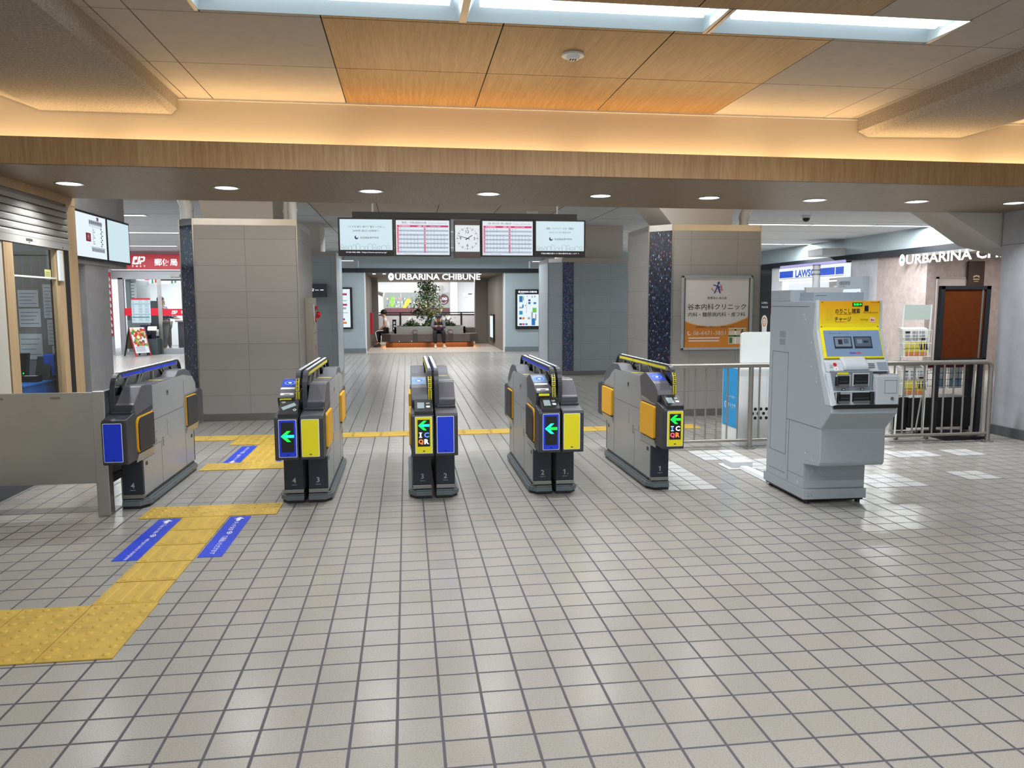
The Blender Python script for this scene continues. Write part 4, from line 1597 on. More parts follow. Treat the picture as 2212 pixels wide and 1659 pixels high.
for i, ch in enumerate('消火栓'):
    q.text(ch, (-1.197, 10.5, .86 - i * .09), Y, Z, RED, h=.08, bold=.02)
q.ring((-1.1975, 10.5, .77), .15, .158, RED, Y, Z, 4)
q.build('lettering', bd)
q = MB()
q.tube([(-1.195, 10.36, 1.42), (-1.19, 10.36, 1.2), (-1.19, 10.40, 1.16)], .008, WHITEP, 8)
q.build('cord', bd)

# ---- indicator boxes hanging in front of the far wall
for (x, y, lb) in ((3.55, 20.0, 'grey hanging box with a white lit top near the rear right pillar'), (-1.55, 20.0, 'grey hanging box with a white lit top near the rear left pillar')):
    t = thing('hanging_box', lb, 'indicator', (x, y, 2.5))
    q = MB()
    q.box(x - .36, x + .36, y, y + .25, 2.34, 2.52, mat('box_grey_%d' % int(x), '#a9afb3', .6))
    q.build('body', t, bev=.01)
    q = MB()
    q.box(x - .30, x + .25, y - .004, y, 2.50, 2.515, SIGNW)
    q.build('light_slot', t)
    q = MB()
    q.box(x - .02, x + .02, y + .1, y + .14, 2.52, CZ, STEELD)
    q.build('hanger', t)

# ================================================================== planter bench, tree
SEATM = mat('bench_dark_wood', '#5a4f4c', .5, noise=(.1, 8))
CONC = mat('planter_concrete', '#8f8f8c', .8)
t = thing('planter_bench', 'long dark wooden bench around a concrete planter glowing orange underneath', 'bench', (.75, 26, 0))
oct_ = lambda x0, x1, y0, y1, c: [(x0 + c, y0), (x1 - c, y0), (x1, y0 + c), (x1, y1 - c), (x1 - c, y1), (x0 + c, y1), (x0, y1 - c), (x0, y0 + c)]
q = MB()
q.prism(oct_(-.70, 2.22, 25.75, 27.7, .25), 'z', .0, .16, mat('bench_plinth', '#6a4a33', .6))
q.build('plinth', t)
q = MB()
q.prism(oct_(-.83, 2.36, 25.5, 27.9, .3), 'z', .19, .455, SEATM)
q.build('seat', t, bev=.015)
q = MB()
q.box(-.42, 1.95, 26.0, 26.08, .44, .68, CONC).box(-.42, -.34, 26.0, 27.5, .44, .68, CONC).box(1.87, 1.95, 26.0, 27.5, .44, .68, CONC).box(-.42, 1.95, 27.42, 27.5, .44, .68, CONC)
q.box(-.36, 1.90, 26.05, 27.45, .44, .62, mat('planter_soil', '#3b3527', .9))
q.build('planter', t, bev=.008)
for x in (.20, 1.36):
    q = MB()
    q.prism([(25.49, .2), (25.49, .47), (26.0, .58), (26.02, .46)], 'x', x, x + .14, mat('armrest_dark', '#413a3a', .5) if x < 1 else bpy.data.materials['armrest_dark'])
    q.build('armrest', t, bev=.01)
q = MB()
q.box(2.0, 2.34, 26.6, 27.2, .455, .62, SEATM)
q.build('backrest', t, bev=.01)
q = MB()
for x in (-.25, .15, .28, 1.45):
    q.disc((x, 25.495, .215), .012, WHLED, X, Z, 8)
q.build('stud_lamp', t)
for (x, w) in ((-.05, 1.3), (1.45, 1.3)):
    area('bench_glow', (x, 25.66, .185), w, .1, 4, (1, .5, .2))
area('bench_glow', (-.74, 26.6, .185), .1, 1.5, 2.5, (1, .5, .2))
area('bench_glow', (2.27, 26.6, .185), .1, 1.5, 2.5, (1, .5, .2))
LEAF = mat('leaf_green', '#33492c', .45, noise=(.35, 6))
LEAF2 = mat('leaf_light', '#54683c', .45, noise=(.35, 6))
BARK = mat('bark', '#4b3f33', .9)


def leaf(q, p, s, m):
    d = Vector((random.gauss(0, 1), random.gauss(0, 1), random.gauss(-.2, .7))).normalized()
    a = d.cross(Vector((random.gauss(0, 1), random.gauss(0, 1), random.gauss(0, 1)))).normalized()
    n_ = d.cross(a)
    p = Vector(p)
    pts = [p, p + d * s * .35 + a * s * .26, p + d * s * .75 + a * s * .2, p + d * s - n_ * s * .1, p + d * s * .75 - a * s * .2, p + d * s * .35 - a * s * .26]
    q.poly([tuple(v) for v in pts], m)


random.seed(11)
t = thing('tree', 'bushy indoor tree with small dark leaves in the middle of the planter', 'tree', (.72, 26.75, .62))
q = MB()
q.tube([(.72, 26.75, .5), (.74, 26.75, 1.0), (.72, 26.74, 1.5), (.75, 26.75, 2.05)], [.045, .036, .024, .008], BARK, 8)
br = []
for k in range(26):
    z = .85 + k * .047
    a = k * 2.4
    r = .50 * (1 - (z - .9) / 1.5) + .10
    e = (.72 + math.cos(a) * r, 26.75 + math.sin(a) * r * .8, z + .18)
    br.append(((.73, 26.75, z), e))
    q.tube([(.73, 26.75, z), ((.73 + e[0]) / 2, (26.75 + e[1]) / 2, z + .05), e], [.014, .010, .004], BARK, 5)
q.build('trunk', t)
q = MB()
for (a, b) in br:
    for k in range(64):
        f = random.uniform(.25, 1.1)
        p = Vector(a).lerp(Vector(b), f) + Vector((random.gauss(0, .075), random.gauss(0, .07), random.gauss(0, .06)))
        leaf(q, p, random.uniform(.05, .095), LEAF if random.random() < .75 else LEAF2)
for k in range(90):
    leaf(q, (.72 + random.choice((-.17, .16, 0)) + random.gauss(0, .04), 26.75 + random.gauss(0, .05), random.uniform(1.75, 2.08)), .08, LEAF)
o = q.build('foliage', t)
for (x, r, n, lb) in ((.16, .27, 420, 'low leafy shrub left of the tree trunk in the planter'), (1.36, .27, 380, 'low leafy shrub right of the tree trunk in the planter'), (.76, .27, 320, 'low leafy shrub at the foot of the tree behind the person in grey')):
    t = thing('shrub', lb, 'shrub', (x, 26.45, .62), group='shrubs in the planter')
    q = MB()
    for k in range(6):
        q.tube([(x, 26.45, .6), (x + math.cos(k) * .2, 26.45 + math.sin(k) * .15, .85)], [.008, .003], BARK, 5)
    q.build('stem', t)
    q = MB()
    for k in range(n):
        u, v = random.uniform(0, 6.28), random.random() ** .5
        leaf(q, (x + math.cos(u) * r * v, 26.45 + math.sin(u) * r * .7 * v, .66 + random.random() * .32 * (1.1 - v)), random.uniform(.06, .1), LEAF if random.random() < .7 else LEAF2)
    q.build('foliage', t)
for (x, z) in ((.12, .93), (1.42, .93)):
    t = thing('spotlight', 'small white spotlight among the shrubs %s of the tree' % ('left' if x < 1 else 'right'), 'lamp', (x, 26.2, .62))
    q = MB()
    q.cyl((x, 26.2, .6), (x, 26.2, z), .012, BLACK, 8)
    q.build('stake', t)
    q = MB()
    q.cyl((x - .05, 26.2, z - .03), (x + .04, 26.2, z + .05), .045, WHITEP, 12, .055)
    q.build('head', t)
l = bpy.data.lights.new('tree_spot', 'SPOT')
l.energy, l.spot_size, l.color = 60, 1.0, (1, .72, .4)
o = bpy.data.objects.new('tree_spot', l)
COL.objects.link(o)
o.location = (1.25, 26.1, .95)
o.rotation_euler = (Vector((.85, 26.7, 1.45)) - o.location).to_track_quat('-Z', 'Y').to_euler()

# ---- railing behind the planter, shop beyond
RY = 29.0
t = thing('railing', 'black framed railing with white glass panels behind the planter', 'railing', (.9, RY, 0))
q = MB()
q.box(-1.07, 2.85, RY - .03, RY + .03, 1.09, 1.13, BLACK).box(-1.07, 2.85, RY - .02, RY + .02, 1.02, 1.055, BLACK)
q.build('top_rail', t)
q = MB()
q.box(-1.07, 2.85, RY - .02, RY + .02, .28, .33, BLACK)
q.build('bottom_rail', t)
for x in (-1.05, -.23, .9, 2.02, 2.81):
    q = MB()
    q.box(x - .03, x + .03, RY - .025, RY + .025, 0, 1.09, BLACK)
    q.build('post', t)
MILK = mat('milky_glass', '#e6e5ea', .3)
for (a, b) in ((-1.02, -.26), (-.2, .87), (.93, 1.99), (2.05, 2.78)):
    q = MB()
    q.box(a, b, RY - .006, RY + .006, .33, 1.02, MILK)
    q.build('glass_panel', t)
t = thing('notice_stand', 'small black sign with white writing beside the seated person in white', 'sign', (-.45, 28.6, .3))
q = MB()
q.box(-.52, -.38, 28.55, 28.57, 0, .87, BLACK)
b_ = q.build('board', t)
q = MB()
for i, ch in enumerate('立入禁'):
    q.text(ch, (-.45, 28.548, .76 - i * .11), X, Z, WHLED, h=.08)
q.build('lettering', b_)
t = thing('fire_extinguisher_post', 'slim red vertical post at the left wall of the passage', 'post', (-1.13, 26, .3))
q = MB()
q.box(-1.19, -1.10, 25.9, 26.05, .45, 1.15, RED)
q.build('body', t, bev=.01)
SHY = 36.4
t = thing('shop_window', 'bright shop window across the atrium with coloured stickers and shelves of goods', 'shop', (.5, SHY, 0))
q = MB()
q.box(-1.0, 2.2, SHY - .02, SHY, 1.25, 1.97, glow('shop_window_glow', '#cfdcd8', .7))
q.build('window_pane', t)
q = MB()
for x in (-1.0, -.25, .5, 1.3, 2.2):
    q.box(x - .02, x + .02, SHY - .04, SHY - .02, 1.25, 1.97, STEEL)
q.box(-1.0, 2.2, SHY - .04, SHY - .02, 1.955, 1.985, STEEL)
q.build('window_frame', t)
q = MB()
q.box(-1.0, 2.2, SHY - .05, SHY, .95, 1.25, mat('plum_panel', '#5e353f', .5))
q.build('base_panel', t)
random.seed(5)
gm = [mat('goods%d' % i, c, .6) for i, c in enumerate(('#7a9a6a', '#a8b4b0', '#b88a7a', '#6f8f9a', '#d0c8b0', '#5d6a60'))]
q = MB()
for k in range(3):
    z = 1.30 + k * .17
    x = -.9
    while x < 1.2:
        w = random.uniform(.03, .08)
        q.box(x, x + w, SHY - .028, SHY - .021, z, z + random.uniform(.05, .13), random.choice(gm))
        x += w + random.uniform(.0, .03)
q.build('goods', t)
q = MB()
GRN, YLW = mat('sticker_green', '#79b638', .5), mat('sticker_yellow', '#f0b428', .5)
yy = SHY - .045
q.prism(rrect(-.72, -.58, 1.32, 1.78, .03), 'y', yy - .004, yy, GRN)
q.prism([(-.17, 1.25), (-.06, 1.22), (.20, 1.56), (.16, 1.66), (.02, 1.66)], 'y', yy - .004, yy, YLW)
q.prism([(.2, .98), (.75, .98), (.72, 1.12), (.5, 1.22), (.42, 1.16)], 'y', yy - .005, yy - .004, mat('sticker_orange', '#d2602c', .5))
q.build('sticker', t)
q = MB()
PLUM = bpy.data.materials['plum_panel']
q.disc((1.72, yy - .002, 1.64), .25, PLUM, X, Z, 24)
q.text('100', (1.72, yy - .004, 1.67), X, Z, WHLED, w=.33, h=.13, bold=.03)
q.ring((1.72, yy - .004, 1.60), .13, .145, WHLED, X, Z, 12, 1, .55, .95)
for a in (-.3, 0, .3):
    q.box(1.72 + a * .25 - .006, 1.72 + a * .25 + .006, yy - .005, yy - .004, 1.78, 1.82, RED)
q.build('badge', t)
for (x, lb) in ((-.9, 'grey round wall lamp on the left side of the passage'), (2.55, 'white round wall lamp on the right of the atrium')):
    t = thing('wall_lamp', lb, 'lamp', (x, 30, 1.7))
    y = 28.3 if x < 0 else 34.0
    q = MB()
    q.cyl((x - .08, y, 1.83), (x + .10, y - .05, 1.78), .07, WHITEP, 14, .1)
    q.build('head', t)
    q = MB()
    q.box(x - .25 if x < 0 else x + .05, x - .06 if x < 0 else x + .3, y, y + .04, 1.84, 1.88, BLACK)
    q.build('arm', t)
t = thing('side_gate', 'narrow lit display with a dark frame at the right wall of the passage', 'display', (2.87, 25.4, 0))
q = MB()
q.box(2.84, 2.89, 25.6, 26.6, .15, 1.08, BLACK)
f_ = q.build('frame', t)
q = MB()
q.box(2.832, 2.84, 25.68, 26.5, .3, 1.02, SCR)
q.build('screen', f_)
for i, x in enumerate((-.95, -.65, 2.25)):
    t = thing('ceiling_spot', 'tiny bright spot lamp under the passage ceiling, %s from the left' % ORD[i], 'ceiling light', (x, 23.9, 2.34), group='passage spot lamps')
    q = MB()
    q.cyl((x, 23.9, 2.34), (x, 23.9, 2.325), .045, DLENS, 12)
    q.build('lens', t)
# ================================================================== people
SKIN = mat('skin', '#c99f84', .6)
HAIR = mat('hair_black', '#1a1716', .6)
TRB = mat('trousers_black', '#1b1b20', .85)
SHOEW = mat('shoe_pale', '#c9c5bd', .6)
SHOEK = mat('shoe_dark', '#3a3a40', .6)


def skin_mesh(name, nodes, edges, m, parent, sub=1):
    """grow one continuous surface over a skeleton: nodes {key: (x, y, z, r)}"""
    keys = list(nodes)
    me = bpy.data.meshes.new(name)
    off = parent.location if parent else Vector((0, 0, 0))
    me.from_pydata([tuple(Vector(nodes[k][:3]) - off) for k in keys], [(keys.index(a), keys.index(b)) for a, b in edges], [])
    me.materials.append(m)
    o = bpy.data.objects.new(name, me)
    COL.objects.link(o)
    o.parent = parent
    sk = o.modifiers.new('skin', 'SKIN')
    sk.use_smooth_shade = True
    for k, d in zip(keys, me.skin_vertices[0].data):
        d.radius = (nodes[k][3], nodes[k][4] if len(nodes[k]) > 4 else nodes[k][3])
    me.skin_vertices[0].data[0].use_root = True
    o.modifiers.new('sub', 'SUBSURF').levels = sub
    o.modifiers['sub'].render_levels = sub
    return o


def person(label, J, shirt, trouser, hair, sleeves, shoe, face):
    """J: joint positions; face: direction the head looks"""
    t = thing('person', label, 'person', (J['pelvis'][0], J['pelvis'][1], 0))
    f = Vector(face).normalized()
    sd = f.cross(Vector(Z)).normalized()
    hd = Vector(J['head'])
    up = (hd - Vector(J['neck'])).normalized()
    N = {'pelvis': (*J['pelvis'], .105), 'waist': (*J['waist'], .10), 'chest': (*J['chest'], .115), 'neck': (*J['neck'], .05),
         'jaw': (*(hd - up * .05 + f * .02), .062), 'skull': (*(hd + up * .03), .088), 'crown': (*(hd + up * .085), .06),
         'nose': (*(hd + f * .088 - up * .012), .016), 'nose_tip': (*(hd + f * .112 - up * .02), .012)}
    E = [('pelvis', 'waist'), ('waist', 'chest'), ('chest', 'neck'), ('neck', 'jaw'), ('jaw', 'skull'), ('skull', 'crown'), ('skull', 'nose'), ('nose', 'nose_tip')]
    for s in 'LR':
        c = 1 if s == 'R' else -1
        e = hd + sd * c * .086
        N['ear' + s] = (*e, .02)
        E.append(('skull', 'ear' + s))
        for k, r in (('shoulder', .062), ('elbow', .045), ('wrist', .032)):
            N[k + s] = (*J[k + s], r)
        a, b = Vector(J['elbow' + s]), Vector(J['wrist' + s])
        d = (b - a).normalized()
        N['palm' + s] = (*(b + d * .06), .030, .022)
        E += [('chest', 'shoulder' + s), ('shoulder' + s, 'elbow' + s), ('elbow' + s, 'wrist' + s), ('wrist' + s, 'palm' + s)]
        w = d.cross(Vector(Z) if abs(d.z) < .9 else Vector(X)).normalized()
        cu = d.cross(w)
        for i in range(4):
            p = b + d * .075 + w * (i - 1.5) * .018
            N['f%d%s' % (i, s)] = (*(p + d * .035), .009)
            N['t%d%s' % (i, s)] = (*(p + d * (.05 + .012 * (1.5 - abs(i - 1.3))) - cu * .022), .008)
            E += [('palm' + s, 'f%d%s' % (i, s)), ('f%d%s' % (i, s), 't%d%s' % (i, s))]
        N['thumb' + s] = (*(b + d * .05 - w * .04), .010)
        N['thumb_tip' + s] = (*(b + d * .08 - w * .05 - cu * .015), .009)
        E += [('palm' + s, 'thumb' + s), ('thumb' + s, 'thumb_tip' + s)]
        for k, r in (('hip', .085), ('knee', .06), ('ankle', .04)):
            N[k + s] = (*J[k + s], r)
        N['toe' + s] = (*J['toe' + s], .035)
        E += [('pelvis', 'hip' + s), ('hip' + s, 'knee' + s), ('knee' + s, 'ankle' + s), ('ankle' + s, 'toe' + s)]
    body = skin_mesh('body', N, E, SKIN, t)
    q = MB()
    for c in (-1, 1):
        e = hd + f * .078 + sd * c * .032 + up * .012
        q.ell(tuple(e), .011, .011, .009, HAIR, 8, 6)
    m_ = hd + f * .083 - up * .05
    q.ell(tuple(m_), .02, .02, .006, mat('lips', '#a86a5c', .6) if 'lips' not in bpy.data.materials else bpy.data.materials['lips'], 8, 4)
    q.build('face', t)
    q = MB()
    if hair == 'cap':
        CAP = mat('cap_navy', '#20263c', .8)
        q.ell(tuple(hd + up * .05), .108, .108, .085, CAP, 16, 8, -.25, 1)
        b_ = hd + up * .045 + f * .10
        q.prism([(b_.x + sd.x * .08 - f.x * .03, b_.y + sd.y * .08 - f.y * .03), (b_.x + sd.x * .07 + f.x * .06, b_.y + sd.y * .07 + f.y * .06), (b_.x - sd.x * .07 + f.x * .06, b_.y - sd.y * .07 + f.y * .06), (b_.x - sd.x * .08 - f.x * .03, b_.y - sd.y * .08 - f.y * .03)], 'z', b_.z - .01, b_.z, CAP)
        q.build('cap', t)
    else:
        q.ell(tuple(hd + up * .045 - f * .022), .108, .108, .098, HAIR, 16, 10, -.65, 1)
        q.build('hair', t)
    # shirt, trousers and shoes follow the joints
    S = {k: (*N[k][:3], N[k][3] + .022) for k in ('pelvis', 'waist', 'chest')}
    S['collar'] = (*(Vector(J['chest']).lerp(Vector(J['neck']), .72)), .06)
    ES = [('pelvis', 'waist'), ('waist', 'chest'), ('chest', 'collar')]
    for s in 'LR':
        S['sh' + s] = (*J['shoulder' + s], .08)
        el = Vector(J['elbow' + s])
        sh = Vector(J['shoulder' + s])
        ES.append(('chest', 'sh' + s))
        if sleeves == 'long':
            S['el' + s] = (*el, .062)
            S['wr' + s] = (*J['wrist' + s], .045)
            ES += [('sh' + s, 'el' + s), ('el' + s, 'wr' + s)]
        else:
            S['el' + s] = (*sh.lerp(el, .62), .068)
            ES.append(('sh' + s, 'el' + s))
    skin_mesh('shirt' if sleeves == 'short' else 'jacket', S, ES, shirt, t)
    T = {'pelvis': (*J['pelvis'], .122)}
    ET = []
    for s in 'LR':
        T['h' + s], T['k' + s], T['a' + s] = (*J['hip' + s], .10), (*J['knee' + s], .078), (*(Vector(J['ankle' + s]) + Vector((0, 0, .03))), .062)
        ET += [('pelvis', 'h' + s), ('h' + s, 'k' + s), ('k' + s, 'a' + s)]
    skin_mesh('trousers', T, ET, trouser, t)
    for s in 'LR':
        a, b = Vector(J['ankle' + s]), Vector(J['toe' + s])
        d = (b - a)
        d.z = 0
        d.normalize()
        z0 = min(a.z, b.z) - .035
        q = MB()
        rings = []
        for k, (u, w, h) in enumerate(((-.06, .028, .06), (-.03, .042, .095), (.05, .043, .085), (.12, .046, .055), (.18, .040, .045), (.20, .015, .025))):
            c = Vector((a.x, a.y, 0)) + d * u
            sdv = Vector((-d.y, d.x, 0))
            zz = z0
            rings.append([tuple(c + sdv * w * x_ + Vector((0, 0, zz + h * y_))) for x_, y_ in ((-1, 0), (1, 0), (1, .5), (.6, 1), (-.6, 1), (-1, .5))])
        q.loft(rings, shoe)
        q.build('shoe', t)
    return t


JKT = mat('jacket_grey', '#5a5a60', .85, noise=(.2, 25))
person('person in grey jacket, dark cap and black trousers looking down at a phone',
       dict(pelvis=(1.03, 25.85, .56), waist=(1.03, 25.80, .66), chest=(1.03, 25.72, .80), neck=(1.03, 25.62, .90), head=(1.03, 25.55, .975),
            shoulderL=(.86, 25.70, .84), shoulderR=(1.20, 25.70, .84), elbowL=(.84, 25.55, .66), elbowR=(1.22, 25.55, .66), wristL=(.95, 25.36, .70), wristR=(1.11, 25.36, .70),
            hipL=(.95, 25.80, .54), hipR=(1.12, 25.80, .54), kneeL=(.90, 25.38, .52), kneeR=(1.18, 25.38, .52), ankleL=(.92, 25.36, .09), ankleR=(1.20, 25.36, .09), toeL=(.91, 25.24, .04), toeR=(1.22, 25.24, .04)),
       JKT, TRB, 'cap', 'long', SHOEW, (0, -1, -.5))
q = MB()
q.prism([(25.24, .735), (25.25, .735), (25.22, .86), (25.21, .86)], 'x', .99, 1.07, BLACK)
tag(q.build('phone', bev=.004), 'dark phone in the hands of the person in the grey jacket', 'phone')
q = MB()
q.prism(rrect(.93, 1.13, .585, .69, .03), 'y', 25.42, 25.52, mat('bag_purple', '#4a2a44', .7))
tag(q.build('bag', bev=.01), 'small dark purple bag on the lap of the person in the grey jacket', 'bag')
TRS = mat('trousers_stripe', '#1d1d22', .85)
p2 = person('person in white T-shirt and black striped trousers at the left bench end',
            dict(pelvis=(-.66, 26.25, .56), waist=(-.66, 26.25, .68), chest=(-.70, 26.25, .87), neck=(-.735, 26.25, 1.02), head=(-.76, 26.25, 1.115),
                 shoulderL=(-.70, 26.10, .93), shoulderR=(-.70, 26.40, .93), elbowL=(-.72, 26.06, .72), elbowR=(-.72, 26.44, .72), wristL=(-.86, 26.10, .60), wristR=(-.86, 26.40, .60),
                 hipL=(-.70, 26.16, .54), hipR=(-.70, 26.34, .54), kneeL=(-.98, 26.10, .52), kneeR=(-.92, 26.34, .50), ankleL=(-.96, 26.10, .12), ankleR=(-.93, 26.32, .09), toeL=(-1.09, 26.08, .08), toeR=(-1.05, 26.32, .045)),
            mat('shirt_white', '#dcdcdc', .85), TRS, 'hair', 'short', SHOEK, (-1, 0, -.1))
q = MB()
q.tube([(-.78, 26.055, .56), (-.96, 26.02, .545), (-1.03, 26.02, .50), (-.98, 26.03, .2)], .014, WHITE, 6)
q.build('trouser_stripe', p2)
PLAID = NT('plaid_shirt')
pp = PLAID.sep(PLAID.pos())
g_ = [PLAID.math('LESS_THAN', PLAID.math('FRACT', PLAID.math('MULTIPLY', pp[i], 13)), .3) for i in (0, 2)]
PLAID.col(PLAID.mix(PLAID.math('ADD', PLAID.math('MULTIPLY', g_[0], .5), PLAID.math('MULTIPLY', g_[1], .5)), rgb('#232a3e'), rgb('#8a92a4')))
person('person in dark plaid shirt and grey trousers leaning at the post office counter',
       dict(pelvis=(-7.29, 25.0, .86), waist=(-7.30, 25.0, 1.0), chest=(-7.36, 25.0, 1.26), neck=(-7.40, 25.0, 1.43), head=(-7.42, 25.0, 1.55),
            shoulderL=(-7.36, 24.84, 1.34), shoulderR=(-7.36, 25.16, 1.34), elbowL=(-7.22, 24.80, 1.10), elbowR=(-7.2, 25.2, 1.10), wristL=(-7.02, 24.84, 1.03), wristR=(-7.02, 25.14, 1.03),
            hipL=(-7.28, 24.91, .82), hipR=(-7.28, 25.09, .82), kneeL=(-7.30, 24.88, .48), kneeR=(-7.27, 25.12, .48), ankleL=(-7.32, 24.86, .10), ankleR=(-7.26, 25.12, .10), toeL=(-7.20, 24.82, .04), toeR=(-7.14, 25.1, .04)),
       PLAID.m, mat('trousers_grey', '#8f8f8c', .85), 'hair', 'long', SHOEW, (.9, -.3, 0))

# ================================================================== post office front
PY = 23.7
PW = mat('post_frame', '#a2a5a8', .4, .4)
m = MB()
m.box(-12, -8.35, 12, 12.1, 0, CZ, WHITEW)
m.box(-8.45, -8.36, 8, PY, 0, CZ, mat('white_plaster', '#c9ccd2', .8, noise=(.06, 5)))
m.box(-4.2, -3.0, PY, PY + .3, 0, CZ, BLUEGREY)
m.box(-3.0, -2.9, 23.0, PY + .3, 0, CZ, BLUEGREY)
struct(m.build('wall_hall_left'), 'white plaster wall and grey return beside the post office', 'wall')
m = MB()
m.box(-8.36, -4.2, PY, PY + .1, 2.16, 2.43, PW)
m.box(-8.36, -4.2, PY, PY + .25, 2.86, CZ, CEILH)
m.box(-8.2, -8.06, PY, PY + .1, 0, 2.2, PW)
struct(m.build('wall_post_office'), 'metal header and jamb of the post office shop front', 'wall')
m = MB()
m.box(-9.5, -4.2, 29, 29.1, 0, 2.9, WHITEW)
struct(m.build('wall_post_back'), 'bright white back wall of the post office', 'wall')
m = MB()
m.box(-9.5, -4.2, PY + .3, 29, 2.7, 2.75, WHITEW)
struct(m.build('ceiling_post'), 'white ceiling of the post office', 'ceiling')
m = MB()
m.box(-4.25, -4.2, PY + .3, 29, 0, 2.8, WHITEW)
struct(m.build('wall_post_right'), 'white right wall of the post office', 'wall')
m = MB()
m.box(-9.6, -9.5, PY + .2, 29, 0, 2.8, WHITEW)
m.box(-8.06, -7.95, PY + .2, PY + 2, 0, 2.16, mat('post_inner_grey', '#8b9092', .7))
struct(m.build('wall_post_inside'), 'white left wall of the post office room', 'wall')
m = MB()
m.poly([(-9.5, 23, .001), (-3, 23, .001), (-3, 29, .001), (-9.5, 29, .001)], mat('post_floor', '#8d8f90', .5))
struct(m.build('floor_post'), 'grey floor inside the post office', 'floor')
area('post_lamp', (-7, 26.5, 2.65), 3.5, 3, 260, (1, .99, .98))
area('post_sign_lamp', (-6.8, 23.2, 2.9), 2.5, .2, 6, (1, 1, 1), (math.radians(-20), 0, 0))
PRED = glow('post_sign_red', '#c01028', .42, '#8c0c1c')
t = thing('post_sign', 'red shop sign with white logo and Japanese letters over the glass doors', 'sign', (-6.5, PY, 2.43))
q = MB()
q.box(-8.30, -4.2, PY - .12, PY, 2.44, 2.86, PRED)
q.box(-8.30, -4.2, PY - .11, PY - .0, 2.405, 2.44, WHITEP)
b_ = q.build('board', t)


def jp_logo(q, x, y, z, s, m):
    """slanted block with a J cut out of it, and a P"""
    k = .22
    S = lambda a, b: (x + (a + b * k) * s, y, z + b * s)
    q.poly([S(0, 0), S(.34, 0), S(.34, .2), S(.22, .2), S(.22, .62), S(.5, .62), S(.5, 1), S(.05, 1), S(0, .9)], m)
    q.poly([S(.40, 0), S(.72, 0), S(.86, .12), S(.86, 1), S(.62, 1), S(.62, .22), S(.40, .2)], m)
    q.poly([S(.93, 0), S(1.08, 0), S(1.08, .32), S(1.3, .32), S(1.45, .45), S(1.45, .9), S(1.33, 1), S(.93, 1), S(.93, .82), S(1.28, .82), S(1.28, .5), S(.93, .5)], m)


q = MB()
jp_logo(q, -7.74, PY - .122, 2.58, .22, SIGNW)
for i, ch in enumerate('POST'):
    q.text(ch, (-7.72 + i * .105, PY - .122, 2.525), X, Z, SIGNW, h=.045, bold=.03)
q.text('郵便局', (-6.82, PY - .122, 2.64), X, Z, SIGNW, w=.62, h=.20, bold=.015)
q.build('lettering', b_)
t = thing('glass_door', 'fixed glass pane of the post office with a red band, left of the metal post', 'glass door', (-7.6, PY, 0), group='post office glass doors')
q = MB()
q.box(-8.05, -7.14, PY + .03, PY + .04, .06, 2.16, GLASS)
pn = q.build('pane', t)
q = MB()
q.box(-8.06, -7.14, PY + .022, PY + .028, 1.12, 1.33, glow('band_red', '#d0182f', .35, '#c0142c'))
q.build('red_band', pn)
q = MB()
q.box(-7.13, -7.04, PY, PY + .08, 0, 2.16, STEEL)
q.box(-8.06, -7.13, PY + .01, PY + .06, 0, .07, STEEL)
q.build('frame', t)
q = MB()
q.box(-7.25, -7.15, PY + .02, PY + .026, .53, .72, WHITEP)
q.build('door_label', t)
t = thing('glass_door', 'sliding glass door of the post office with the logo on its red band', 'glass door', (-6.4, PY, 0), group='post office glass doors')
q = MB()
q.box(-7.03, -5.2, PY + .06, PY + .07, .06, 2.12, GLASS)
pn = q.build('pane', t)
q = MB()
q.box(-7.03, -5.2, PY + .05, PY + .056, 1.11, 1.31, bpy.data.materials['band_red'])
q.build('red_band', pn)
q = MB()
jp_logo(q, -6.78, PY + .048, 1.16, .10, SIGNW)
q.text('郵便局', (-6.36, PY + .048, 1.21), X, Z, SIGNW, w=.3, h=.09)
q.build('lettering', pn)
q = MB()
q.box(-7.03, -5.2, PY + .05, PY + .08, 2.12, 2.16, DARK).box(-7.03, -5.2, PY + .05, PY + .08, .02, .07, STEEL).box(-6.75, -6.48, PY - .06, PY, 2.23, 2.30, STEELD)
q.box(-7.03, -4.2, PY - .02, PY + .3, 0, .16, PW)
q.build('frame', t)
t = thing('opening_hours_poster', 'large pale poster with a red head and ruled lines stuck on the glass', 'poster', (-7.6, PY, .9))
q = MB()
q.box(-7.86, -7.34, PY + .005, PY + .012, .91, 1.62, mat('poster_blue', '#c3dbe2', .6))
s_ = q.build('sheet', t)
q = MB()
yy = PY + .004
q.box(-7.86, -7.34, yy, yy + .001, 1.57, 1.62, RED)
for k in range(14):
    z = 1.54 - k * .043
    for j in range(3):
        if k in (2, 9):
            q.box(-7.85, -7.35, yy, yy + .001, z - .006, z + .006, mat('poster_rule', '#54656e', .7) if k == 2 and j == 0 else bpy.data.materials['poster_rule'])
            break
        q.box(-7.84 + j * .17, -7.84 + j * .17 + (.06 if j == 0 else .11), yy, yy + .001, z - .005, z + .005, bpy.data.materials['poster_rule'] if k > 2 else PAPL)
q.box(-7.85, -7.38, yy, yy + .001, 1.06, 1.085, mat('poster_teal', '#2f7f72', .6))
q.build('print', s_)
t = thing('price_list', 'tall white list hanging inside the post office window', 'poster', (-7.9, PY + .3, 1.6))
q = MB()
q.box(-8.02, -7.80, PY + .3, PY + .31, 1.55, 2.25, PAPER)
s_ = q.build('sheet', t)
q = MB()
for k in range(7):
    q.box(-7.96, -7.86, PY + .296, PY + .299, 1.62 + k * .09, 1.645 + k * .09, PAPL)
q.build('print', s_)
t = thing('banner', 'white banner with red squares across the post office room', 'banner', (-6.8, 25.6, 2.1))
q = MB()
q.box(-8.3, -5.5, 25.6, 25.62, 2.06, 2.34, WHITEW)
s_ = q.build('cloth', t)
